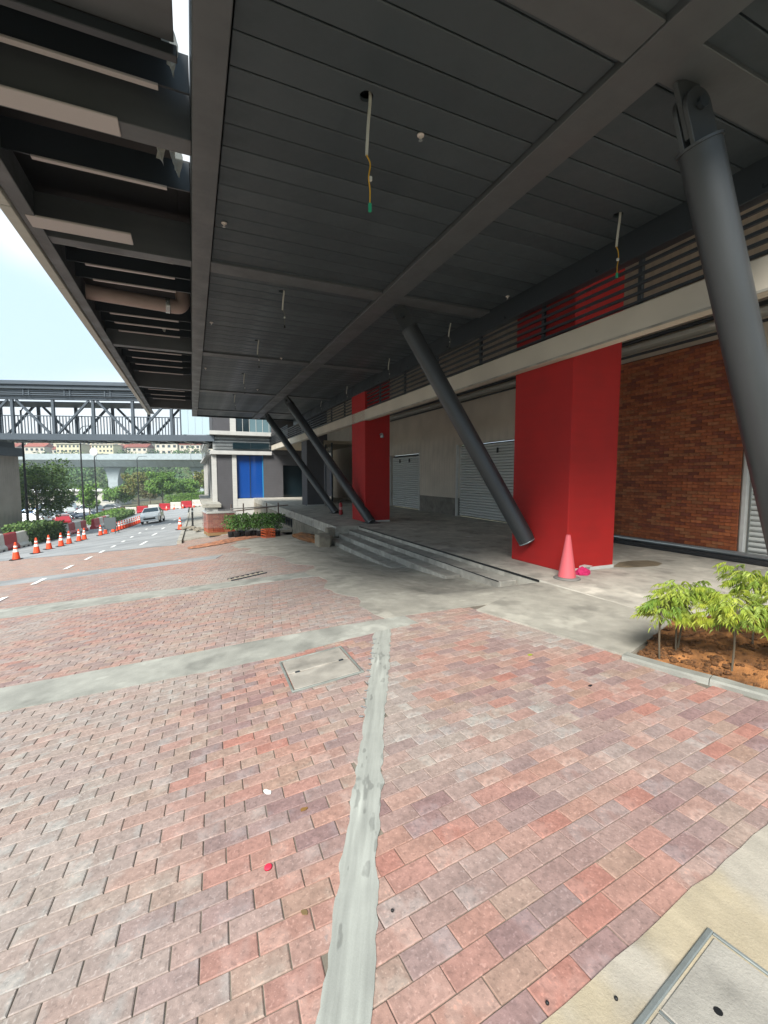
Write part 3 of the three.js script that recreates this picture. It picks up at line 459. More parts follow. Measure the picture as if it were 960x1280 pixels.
    if (k > 1) obj('base_plate', bx(B.x - 0.24, B.x + 0.24, 0.022 - CY, 0.045 - CY, B.z - 0.24, B.z + 0.24, 0.004), M.strut, st); else obj('base_plate', [rod(B.toArray(), B.clone().addScaledVector(dir, 0.02).toArray(), 0.145, 0.145, 24)], M.steel, st);
    // clevis: two round-ended plates and a pin; plates lie in the plane of the strut and the vertical
    const side = new THREE.Vector3().crossVectors(dir, new THREE.Vector3(0, 1, 0)).normalize(), up = new THREE.Vector3().crossVectors(side, dir).normalize();
    const sh = new THREE.Shape(); sh.moveTo(-0.13, -0.34); sh.lineTo(-0.13, 0); sh.absarc(0, 0, 0.13, Math.PI, 0, true); sh.lineTo(0.13, -0.34); sh.closePath();
    const plate = off => { const g = new THREE.ExtrudeGeometry(sh, { depth: 0.03, bevelEnabled: true, bevelSize: 0.004, bevelThickness: 0.004, bevelSegments: 1, curveSegments: 16 }); g.translate(0, 0, off - 0.015); g.applyMatrix4(new THREE.Matrix4().makeBasis(up.clone(), dir.clone().negate(), side.clone())); g.translate(...A.clone().addScaledVector(dir, 0.18).toArray()); return boxUV(g); };
    obj('clevis_plate', plate(-0.045), M.strut, st); obj('clevis_plate', plate(0.045), M.strut, st);
    const lug = bx(-0.12, 0.12, -0.26, 0.16, -0.02, 0.02, 0.004); lug.applyMatrix4(new THREE.Matrix4().makeBasis(up.clone(), dir.clone().negate(), side.clone())); lug.translate(...A.clone().addScaledVector(dir, 0.12).toArray()); obj('lug', lug, M.strut, can);
    const pc = A.clone().addScaledVector(dir, 0.18); obj('pin', [rod(pc.clone().addScaledVector(side, -0.09).toArray(), pc.clone().addScaledVector(side, 0.09).toArray(), 0.035, 0.035, 16), rod(pc.clone().addScaledVector(side, -0.105).toArray(), pc.clone().addScaledVector(side, -0.075).toArray(), 0.05, 0.05, 6), rod(pc.clone().addScaledVector(side, 0.075).toArray(), pc.clone().addScaledVector(side, 0.105).toArray(), 0.05, 0.05, 6)], M.steel, st);
  });
  // cables hanging out of the holes
  const lens = [0.9, 0.6, 0.62, 0.6, 0.55, 0.72, 0.5, 0.55, 0.5, 0.45], desc = ['long white cable with bare yellow wire and green connector hanging from the ceiling', 'white cable with dark end hanging under the plank ceiling beyond the first cross beam', 'curled white cable with dark end, second past the first cross beam', 'short grey cable hanging beyond the curled one', 'last short cable of the row over the forecourt', 'thin white cable with orange wire hanging before the red column', 'short white cable hanging beside the second strut top', 'white cable hanging above the slatted screen between the red columns', 'thin cable hanging near the farther red column', 'last short cable beside the slatted screen'];
  holes.forEach((h, k) => {
    const L = lens[k], z = h[2] ?? h[1], t = thing('hanging_cable', desc[k], 'cable', [h[0] + 0.03, 4.75, z]), q = rng(40 + k), w = () => (q() - 0.5) * 0.05;
    const a = L * 0.5, x1 = -0.02 + w() * 0.3;
    obj('sheath', tubeOf([[0.005, 0.14, 0], [0.004, 0, 0], [x1, -a * 0.5, w() * 0.3], [x1 - 0.012, -a, 0]], 0.0135, 16, 8), mat(0xc9c8bf, 0.5), t);
    obj('wire', tubeOf([[x1 - 0.012, -a, 0], [x1 + 0.02, -a - L * 0.06, 0], [x1 + 0.026 + w(), -a - L * 0.2, w()], [x1 + 0.018, -a - L * 0.3, 0], [x1 + 0.02 + w() * 0.4, -L * 0.93, 0]], 0.006, 24, 6), mat(k % 5 === 0 ? 0xc99a1c : 0x6b6a62, 0.5), t);
    obj('connector', bx(x1 + 0.004, x1 + 0.03, -L, -L * 0.92, -0.012, 0.012, 0.004), mat(k % 5 === 0 ? 0x12936a : 0x1c1c1c, 0.5), t); obj('joint_clip', bx(x1 + 0.008, x1 + 0.035, -a - L * 0.22, -a - L * 0.18, -0.012, 0.012, 0.003), M.white, t);
  });
}
// ================================================================ FAR WING
{
  const zW = -33, t = thing('office_wing', 'dark grey building wing with white bands and a blue film covered shopfront', 'building', [3.4, -2, zW]);
  const S = (x0, x1, y0, y1, z0, z1, c = 0.01) => bx(x0 - 3.4, x1 - 3.4, y0 + 2, y1 + 2, z0 - zW, z1 - zW, c);
  obj('wall', [S(1.6, 2.63, -3, 3.1, -34, zW), S(4.8, 6.2, 0, 3.1, -34, zW), S(9, 9.7, 0, 3.1, -34, zW), S(1.45, 2.55, 4.72, 11, -34, zW + 0.02), S(6.2, 9.7, 2.4, 3.1, -34, zW)], M.greyWall, t);
  obj('pilaster', [S(2.63, 2.93, -3, 3.1, -34, zW + 0.06), S(1.3, 1.6, -3.2, 3.1, -34, zW + 0.05), S(2.55, 2.95, 4.72, 11, -34, zW + 0.05)], M.wingWhite, t);
  obj('plinth', S(2.93, 4.8, -3, -0.02, -34, zW + 0.04), M.wingWhite, t);
  const w1 = obj('shopfront_window', S(2.95, 4.8, 0.0, 3.08, zW - 0.3, zW - 0.24, 0.003), M.darkGlass, t); obj('blue_film', S(2.97, 3.85, 0.02, 3.06, zW - 0.235, zW - 0.22, 0.002), M.blueFilm, w1); obj('blue_film', S(3.9, 4.72, 0.02, 3.06, zW - 0.235, zW - 0.22, 0.002), M.blueFilm, w1); obj('mullion', S(3.85, 3.9, 0, 3.08, zW - 0.24, zW - 0.19), M.steel, w1); obj('mullion', S(4.73, 4.8, 0, 3.08, zW - 0.24, zW - 0.19), mat(0x1d79a8, 0.5), w1);
  obj('entrance_recess', S(6.2, 9, 0.0, 2.4, -34, -33.8), M.darkGlass, t);
  obj('band', [S(1.2, 5.36, 3.1, 3.36, -34.4, zW + 0.3)], M.wingWhite, t); obj('band', [S(1.2, 5.36, 4.45, 4.72, -34.4, zW + 0.3)], M.wingWhite, t);
  obj('slat_backing', S(1.4, 5.3, 3.36, 4.45, -33.4, -33.2), mat(0x9a9d9c, 0.8), t);
  for (let k = 0; k < 9; k++) obj('slat', S(1.42, 5.34, 3.42 + k * 0.113, 3.46 + k * 0.113, zW - 0.05, zW + 0.0), k % 2 ? M.galv : M.steel, t);
  const lw = obj('lower_window', S(2.7, 5.2, 3.5, 3.95, zW + 0.03, zW + 0.07), M.darkGlass, t); obj('mullion', S(3.9, 3.94, 3.5, 3.95, zW + 0.07, zW + 0.09), M.steel, lw);
  for (let k = 0; k < 6; k++) { const x = 2.97 + k * 0.46; const w = obj('upper_window', S(x, x + 0.43, 4.75, 8, zW - 0.1, zW - 0.06, 0.003), k < 2 ? M.darkGlass : M.glass, t); obj('mullion', S(x + 0.43, x + 0.46, 4.75, 8, zW - 0.12, zW - 0.03), M.wingWhite, w); }
  obj('rear_mass', S(1.7, 9.7, 4.72, 11, -55, -34), M.greyWall, t); obj('rear_mass', S(1.7, 9.7, -4.5, 3.1, -58, -34), M.greyWall, t);
  for (let k = 0; k < 5; k++) { obj('side_pilaster', S(1.3, 1.7, -4.5, 3.1, -38 - k * 4.6, -37.4 - k * 4.6), M.wingWhite, t); const w = obj('side_window', S(1.64, 1.7, -0.2, 2.9, -37 - k * 4.6, -34.6 - k * 4.6), M.darkGlass, t); obj('frame', S(1.62, 1.7, 1.3, 1.36, -37 - k * 4.6, -34.6 - k * 4.6), M.steel, w); }
  obj('side_band', [S(1.0, 1.7, 3.1, 3.3, -58, -34.4), S(1.1, 1.7, 4.5, 4.7, -58, -34.4)], M.wingWhite, t); for (let k = 0; k < 6; k++) obj('side_slat', S(1.15, 1.2, 3.4 + k * 0.18, 3.47 + k * 0.18, -58, -34.4), M.galv, t);
  obj('ledge', S(0.55, 1.7, -0.45, -0.2, -46, -30.5, 0.02), M.concrete, t); for (const z of [-31.2, -35.5, -40, -44.5]) obj('ledge_pier', S(1.0, 1.4, -4, -0.45, z - 0.2, z + 0.2), M.wingWhite, t);
  obj('end_wall', S(5.37, 9.9, 3.105, 7.0, -34, -33.02), M.greyWall, t);
  // screen returning along the arcade
  for (let k = 0; k < 8; k++) obj('return_slat', S(5.3, 5.34, 3.9 + k * 0.1, 3.94 + k * 0.1, -33, -26.6), M.steel, t);
  obj('balcony_soffit', S(5.56, 9.6, 3.5, 3.7, -33, -25.5), mat(0xb5a78f, 0.8), t); for (let k = 0; k < 5; k++) { const w = obj('shopfront_pane', S(7.4, 7.43, 0.1, 3.3, -31 + k * 1.3, -29.78 + k * 1.3, 0.003), M.darkGlass, t); obj('mullion', S(7.36, 7.46, 0.03, 3.5, -29.78 + k * 1.3, -29.7 + k * 1.3), M.steel, w); }
}
// ================================================================ FOOTBRIDGE
{
  const A = new THREE.Vector3(1.25, 0, -33.2), B = new THREE.Vector3(-11.8, 0, -37.3), d = B.clone().sub(A).normalize(), ang = Math.atan2(-d.z, d.x);
  const t = thing('footbridge', 'covered steel truss footbridge crossing above the road', 'footbridge', [A.x, 0, A.z], ang);   // local +x runs out over the road
  const L = 30, near = 0, far = 2.6;      // local +z points away from the arcade
  const bb = (x0, x1, y0, y1, z0, z1) => bx(x0, x1, y0, y1, z0, z1, 0.01);
  const lo = 4.0, lt = 4.42, up = 6.55, ut = 6.85, roofT = 7.85;
  for (const [z, m] of [[near, M.bridge], [far, M.bridge]]) {
    obj('bottom_chord', bb(-0.3, L, lo, lt, z - 0.14, z + 0.14), m, t); obj('top_chord', bb(1.6, L, up + 0.12, ut, z - 0.12, z + 0.12), m, t);
    for (let k = 1; k < 12; k++) obj('vertical', bb(k * 2.52 - 0.09, k * 2.52 + 0.09, lt, up + 0.12, z - 0.08, z + 0.08), m, t);
    for (let k = 1; k < 11; k++) { const x0 = k * 2.52 + 0.25, x1 = (k + 1) * 2.52 - 0.25; obj('diagonal', bar(k % 2 ? [x0, up + 0.1, z] : [x0, lt + 0.02, z], k % 2 ? [x1, lt + 0.02, z] : [x1, up + 0.1, z], 0.14, 0.14), m, t); }
  }
  const dz = 1;
  obj('deck', bb(-0.3, L, 4.1, 4.3, Math.min(near + 0.15 * dz, far - 0.15 * dz), Math.max(near + 0.15 * dz, far - 0.15 * dz)), M.bridge, t);
  for (let k = 0; k < 22; k++) obj('floor_beam', bb(0.4 + k * 1.26, 0.55 + k * 1.26, 3.96, 4.098, Math.min(near + 0.15 * dz, far - 0.15 * dz), Math.max(near + 0.15 * dz, far - 0.15 * dz)), M.galv, t);
  for (let k = 0; k < 120; k++) { const x = 2.2 + k * 0.2; if (x > 26) break; obj('baluster', bb(x, x + 0.07, 4.3, 5.62, near + 0.2 * dz, near + 0.24 * dz), M.bridge, t); }
  obj('handrail', bb(1.9, L, 5.6, 5.66, near + 0.19 * dz, near + 0.25 * dz), M.bridge, t);
  // roof: stepped fascia with rails
  obj('roof', bb(-0.2, L, 7.55, 7.7, Math.min(near - 0.6 * dz, far + 0.6 * dz), Math.max(near - 0.6 * dz, far + 0.6 * dz)), M.bridge, t);
  obj('ceiling', bb(1.6, L, 6.5, 6.58, Math.min(near + 0.2 * dz, far - 0.2 * dz), Math.max(near + 0.2 * dz, far - 0.2 * dz)), M.bridge, t);
  obj('roof_fascia', bb(-0.2, L, 7.3, 7.55, near - 0.45 * dz, near - 0.35 * dz), M.bridge, t); obj('roof_ridge', bb(-0.2, L, 7.7, roofT, near - 0.3 * dz, near + 0.5 * dz), M.bridge, t);
  for (let k = 0; k < 3; k++) obj('roof_rail', bb(-0.2, L, 6.9 + k * 0.13, 6.98 + k * 0.13, near - 0.3 * dz, near - 0.2 * dz), M.bridge, t);
  obj('rail_backing', bb(-0.2, L, 6.86, 7.3, near - 0.12 * dz, near - 0.06 * dz), M.bridge, t);
  for (let k = 0; k < 10; k++) for (const q of [0, 0.35]) obj('roof_bracket', bb(1.2 + k * 2.52 + q, 1.28 + k * 2.52 + q, 6.87, 7.35, near - 0.34 * dz, near - 0.05 * dz), M.bridge, t);
  for (let k = 0; k < 4; k++) obj('white_panel', bb(0.02 + k * 0.47, 0.47 + k * 0.47, 4.45, 6.15, near - 0.05 * dz, near - 0.01 * dz), mat(0x9db0b6, 0.35), t);
  obj('panel_frame', [bb(-0.05, 1.95, 6.15, 6.24, near - 0.06 * dz, near + 0.05 * dz), bb(1.9, 1.97, 4.42, 6.15, near - 0.06 * dz, near + 0.05 * dz)], M.bridge, t);
  obj('pier', [bb(14.15, 15.9, -5, 3.0, Math.min(near + 0.3 * dz, far), Math.max(near + 0.3 * dz, far))], mat(0xa39d93, 0.9, { map: T.plaster }), t); obj('pier_cap', [bb(13.85, 16.2, 3.0, 3.6, Math.min(near, far), Math.max(near, far)), bb(14.2, 15.8, 3.6, 3.96, Math.min(near + 0.2 * dz, far - 0.2 * dz), Math.max(near + 0.2 * dz, far - 0.2 * dz))], M.bridge, t);
}
// ================================================================ NEAR PLANTER
const plantPoly = [[3.52, -2.56], [4.98, -3.16], [6.1, -2.6], [5.9, 0.4], [4.4, 0.4], [4.13, -0.6], [3.82, -1.72]];
{
  const kerbPts = [[3.44, -2.6], [3.52, -2.35], [3.74, -1.72], [4.04, -0.75], [4.3, 0.4]];
  const g = new THREE.Group(); g.name = numbered('planter_kerb'); struct(g, 'low grey concrete kerb around the planted bed', 'kerb'); scene.add(g);
  const cv = new THREE.CatmullRomCurve3(kerbPts.map(p => new THREE.Vector3(p[0], 0, p[1])));
  for (let k = 0; k < 5; k++) { const ps = []; for (let q = 0; q <= 6; q++) ps.push(cv.getPointAt(clamp((k + q / 6 * 0.992) / 5))); const P = [], ix = []; for (const [q, p] of ps.entries()) { const tn = cv.getTangentAt(clamp((k + q / 6) / 5)), nx = -tn.z, nz = tn.x; for (const [w, y] of [[-0.065, -0.05], [-0.065, 0.028], [-0.05, 0.04], [0.05, 0.043], [0.065, 0.03], [0.065, -0.05]]) P.push(p.x + nx * w, y + 0.012 * fbm(p.x * 9, p.z * 9 + w * 30, 256, 2), p.z + nz * w); } for (let q = 0; q < 6; q++) for (let s = 0; s < 5; s++) { const a = q * 6 + s; ix.push(a, a + 6, a + 1, a + 1, a + 6, a + 7); } const gg = new THREE.BufferGeometry(); gg.setAttribute('position', new THREE.Float32BufferAttribute(P, 3)); gg.setIndex(ix); obj('kerb_stone', boxUV(flat(gg)), M.cement, g); }
  // soil: lumpy heap inside the polygon
  const cx = 4.75, cz = -1.5, R = 70, A = 200, P = [cx, 0.16, cz], U = [cx, cz], ix = [];
  const edge = a => { let best = 9; const dx = Math.cos(a), dz = Math.sin(a); for (let i = 0; i < plantPoly.length; i++) { const [x0, z0] = plantPoly[i], [x1, z1] = plantPoly[(i + 1) % plantPoly.length]; const ex = x1 - x0, ez = z1 - z0, den = dx * ez - dz * ex; if (Math.abs(den) < 1e-9) continue; const tt = ((x0 - cx) * ez - (z0 - cz) * ex) / den, s = ((x0 - cx) * dz - (z0 - cz) * dx) / den; if (tt > 0 && s >= -0.001 && s <= 1.001) best = Math.min(best, tt); } return best; };
  for (let i = 1; i <= R; i++) for (let k = 0; k < A; k++) { const a = k / A * 6.2832, e = edge(a), q = Math.pow(i / R, 0.7), x = cx + Math.cos(a) * e * q, z = cz + Math.sin(a) * e * q; const y = (q > 0.999 ? 0.004 : 0.03 + 0.14 * sstep(1.0, 0.55, q) + 0.09 * (fbm(x * 5, z * 5, 256, 4, 3) - 0.5) + 0.05 * (fbm(x * 18, z * 18, 256, 2, 5) - 0.5)); P.push(x, y, z); U.push(x, z); }
  for (let k = 0; k < A; k++) { const n = (k + 1) % A; ix.push(0, 1 + n, 1 + k); for (let i = 0; i < R - 1; i++) { const a = 1 + i * A + k, b = 1 + i * A + n, c = a + A, dd = b + A; ix.push(a, b, dd, a, dd, c); } }
  const sg = new THREE.BufferGeometry(); sg.setAttribute('position', new THREE.Float32BufferAttribute(P, 3)); sg.setAttribute('uv', new THREE.Float32BufferAttribute(U, 2)); sg.setIndex(ix); sg.computeVertexNormals();
  struct(obj('planting_soil', sg, M.soil), 'lumpy orange laterite soil in the planted bed', 'soil');
  const r = rng(61), cl = []; const ins = (x, z) => { let c = false; for (let i = 0, j = plantPoly.length - 1; i < plantPoly.length; j = i++) { const [xi, zi] = plantPoly[i], [xj, zj] = plantPoly[j]; if ((zi > z) !== (zj > z) && x < (xj - xi) * (z - zi) / (zj - zi) + xi) c = !c; } return c; };
  globalThis.soilY = (x, z) => { const a = Math.atan2(z - cz, x - cx), q = Math.hypot(x - cx, z - cz) / edge(a < 0 ? a + 6.2832 : a); return 0.03 + 0.14 * sstep(1.0, 0.55, q) + 0.09 * (fbm(x * 5, z * 5, 256, 4, 3) - 0.5); };
  for (let k = 0; k < 2600; k++) { const x = mix(3.5, 5.2, r() * r()), z = mix(-3, -0.6, r()), s = 0.005 + 0.03 * Math.pow(r(), 4); const a = r() * 6; if (!ins(x - 0.03, z)) continue; const g2 = new THREE.IcosahedronGeometry(s, 0); g2.scale(1 + r() * 0.5, 0.7, 1 + r() * 0.4); g2.rotateY(a); g2.translate(x, soilY(x, z) + s * 0.2, z); cl.push(g2); }
  const clod = obj('soil_clods', mergeGeometries(cl), M.soil); tag(clod, 'crumbly orange clods scattered over the planted bed', 'soil'); stuff(clod);
}
function leaflet(P, C, base, dir, len, wid, droop, col, r) { // slender drooping blade: two quads
  const up = new THREE.Vector3(0, 1, 0), sd = new THREE.Vector3().crossVectors(dir, up).normalize().multiplyScalar(wid);
  const m = base.clone().addScaledVector(dir, len * 0.5); m.y += 0.02 * len - droop * len * 0.18; const e = base.clone().addScaledVector(dir, len * 0.9); e.y -= droop * len * 0.75;
  const q = [base.toArray(), m.clone().add(sd).toArray(), e.toArray(), m.clone().sub(sd).toArray()];
  for (const k of [0, 1, 2, 0, 2, 3]) { P.push(...q[k]); C.push(col.r, col.g, col.b); }
}
function leafMesh(name, P, C, m, parent) { const g = new THREE.BufferGeometry(); g.setAttribute('position', new THREE.Float32BufferAttribute(P, 3)); g.setAttribute('color', new THREE.Float32BufferAttribute(C, 3)); g.computeVertexNormals(); g.setAttribute('uv', new THREE.Float32BufferAttribute(new Float32Array(P.length / 3 * 2), 2)); return obj(name, g, m, parent); }
const leafNear = new THREE.MeshPhysicalMaterial({ color: 0xffffff, vertexColors: true, roughness: 0.6, transmission: 0.25, thickness: 0, side: THREE.DoubleSide });
const leafFar = vc(0.8, { side: THREE.DoubleSide });
const bark = mat(0x6e6353, 0.95, { map: T.concrete });
{
  const spots = [[3.62, -2.4, 0.58, 0.2, 'thin leaning shrub with feathery leaves at the planter corner'], [3.86, -2.42, 0.66, 0.26, 'bushy feathery yellow green shrub second from the planter corner'], [3.86, -1.98, 0.66, 0.25, 'tall feathery yellow shrub in the middle of the orange soil'], [4.03, -1.68, 0.66, 0.25, 'feathery yellow shrub with two bare stems near the kerb'], [4.35, -2.1, 0.66, 0.26, 'feathery shrub at the back of the planted bed'], [4.3, -1.35, 0.66, 0.27, 'bright yellow feathery shrub farther along the kerb'], [4.75, -1.6, 0.7, 0.28, 'rear feathery shrub toward the shop floor']];
  spots.forEach(([x, z, h, cr, lab], k) => {
    const r = rng(300 + k), t = thing('feathery_shrub', lab, 'shrub', [x, soilY(x, z) - 0.02, z]);
    const st = [], P = [], C = [], V = (x, y, z) => new THREE.Vector3(x, y, z);
    const ns = k % 2 ? 2 : 1, heads = [];
    for (let s = 0; s < ns; s++) { const a = r() * 6.28, q = 0.03 + 0.06 * s, mid = [Math.cos(a) * q * 0.5 + (r() - 0.5) * 0.03, h * 0.35, Math.sin(a) * q * 0.5], top = [Math.cos(a) * q, h * (0.7 + 0.12 * r()), Math.sin(a) * q]; st.push(tubeOf([[Math.cos(a) * 0.012, 0, Math.sin(a) * 0.012], mid, top], 0.0085, 10, 6)); heads.push([mid, top]); }
    const blobs = []; for (let b = 0; b < 7; b++) { const a = b * 2.4 + r(), q = cr * (0.15 + 0.45 * r()); blobs.push([Math.cos(a) * q, h * (0.6 + 0.36 * r()), Math.sin(a) * q, cr * (0.36 + 0.28 * r()), r()]); }
    const nf = k === 0 ? 65 : 135;
    for (let f = 0; f < nf; f++) {
      const bl = blobs[Math.floor(r() * blobs.length)], a = r() * 6.28, u = r() * 2 - 0.85, rr = bl[3] * Math.cbrt(r()), o = V(bl[0] + Math.cos(a) * rr, bl[1] + u * rr * 0.6, bl[2] + Math.sin(a) * rr), hd = heads[f % ns], j = 0.2 + 0.8 * r();
      const root = V(mix(hd[0][0], hd[1][0], j), mix(hd[0][1], hd[1][1], j), mix(hd[0][2], hd[1][2], j));
      if (f % 3 === 0) st.push(rod(root.toArray(), o.toArray(), 0.0026, 0.0012, 4));
      const out = V(o.x - root.x, 0, o.z - root.z).normalize(); if (!(out.length() > 0.5)) out.set(1, 0, 0); out.applyAxisAngle(V(0, 1, 0), (r() - 0.5) * 1.6);
      const L = 0.06 + 0.05 * r(), droop = 0.2 + 0.8 * r(), side = V(-out.z, 0, out.x), tone = clamp(0.55 * bl[4] + 0.5 * r());
      for (let i = 0; i < 7; i++) { const q = 0.15 + 0.85 * i / 6, p = o.clone().addScaledVector(out, L * q); p.y += 0.02 * q - droop * L * q * q; for (const sg of i === 6 ? [0] : [-1, 1]) { const dir = out.clone().multiplyScalar(sg ? 0.55 : 1).addScaledVector(side, sg * 0.85); dir.y = 0.1 - 0.5 * r(); dir.normalize(); const g = r(); leaflet(P, C, p, dir, (0.038 + 0.024 * r()) * (1 - 0.35 * Math.abs(q - 0.45)), 0.0038 + 0.0018 * r(), 0.5 + 0.9 * r(), new THREE.Color().setRGB(mix(0.13, 0.46, tone * 0.75 + g * 0.25), mix(0.27, 0.50, tone * 0.65 + g * 0.3), mix(0.03, 0.055, g)), r); } }
    }
    obj('stem', st, bark, t); leafMesh('foliage', P, C, leafNear, t);
  });
}
// faded cone, cloth and carton by the red column
function coneShape(h, r) { return lathe([[0, h], [r * 0.22, h], [r * 0.25, h - 0.01], [r * 0.98, 0.03], [r * 1.0, 0.022], [0, 0.022]], 28); }
{
  const t = thing('faded_cone', 'faded pink traffic cone on a grey base beside the red column', 'traffic cone', [5.27, 0.02, -5.02]);
  obj('cone', coneShape(0.68, 0.135), M.pink, t); obj('base', [lathe([[0, 0], [0.19, 0], [0.2, 0.008], [0.19, 0.02], [0.14, 0.03], [0, 0.03]], 20)], mat(0x8c8a88, 0.9, { map: T.concrete }), t);
  const c = thing('crumpled_cloth', 'crumpled bright pink cloth on the floor against the red column', 'cloth', [5.72, 0.02, -5.12]); const g = new THREE.IcosahedronGeometry(0.11, 4), p = g.attributes.position; for (let i = 0; i < p.count; i++) { const x = p.getX(i), y = p.getY(i), z = p.getZ(i), n = 0.25 + 1.5 * fbm(x * 16 + 9, z * 16 + y * 12 + 9, 256, 4, 6); p.setXYZ(i, x * n * 1.35, Math.max(0, (y + 0.045) * n * 0.75), z * n * 0.8); } g.computeVertexNormals(); obj('cloth', g, mat(0xb81e5a, 0.85), c);
  const b = thing('white_carton', 'small white carton lying behind the pink cloth', 'carton', [5.86, 0.02, -5.22], 0.3); obj('carton', bx(-0.09, 0.09, 0, 0.11, -0.05, 0.05, 0.004), M.white, b); obj('flap', bx(-0.09, 0.09, 0.11, 0.114, -0.05, 0.09, 0.001), M.white, b);
  struct(obj('water_stain', drape(10, 10, (s, q) => { const a = s * 6.283, rr = q * (0.25 + 0.2 * fbm(Math.cos(a) * 2 + 5, Math.sin(a) * 2 + 5, 256, 3, 2)); return [7.3 + Math.cos(a) * rr * 1.6, -5.35 + Math.sin(a) * rr * 0.7]; }, 0.024, 0, 1, 0, () => 0), mat(0x9d8f79, 0.6, { map: T.concrete })), 'brown damp stain on the shop floor', 'stain');
  const pp = tag(obj('paper_scrap', leafScrap(7, 0.12), M.white), 'white scrap of paper on the shop floor before the shutter', 'paper'); pp.position.set(6.6, 0.022, -9.6);
  const f = thing('fire_extinguisher', 'red fire extinguisher standing at the foot of the farther strut', 'fire extinguisher', [5.55, 0.02, -17.2]); obj('cylinder', lathe([[0, 0], [0.07, 0], [0.075, 0.02], [0.075, 0.42], [0.05, 0.48], [0.02, 0.5], [0, 0.5]], 18), mat(0xa81218, 0.35), f); obj('valve', [bx(-0.02, 0.02, 0.5, 0.56, -0.02, 0.02), bx(-0.02, 0.12, 0.56, 0.575, -0.012, 0.012)], M.black, f); obj('hose', tubeOf([[0.02, 0.53, 0], [-0.1, 0.48, 0.02], [-0.1, 0.25, 0.03], [-0.085, 0.15, 0.03]], 0.012, 14, 6), M.black, f); obj('label_sticker', lathe([[0.0762, 0.2], [0.0762, 0.32]], 10), M.coneWhite, f);
}
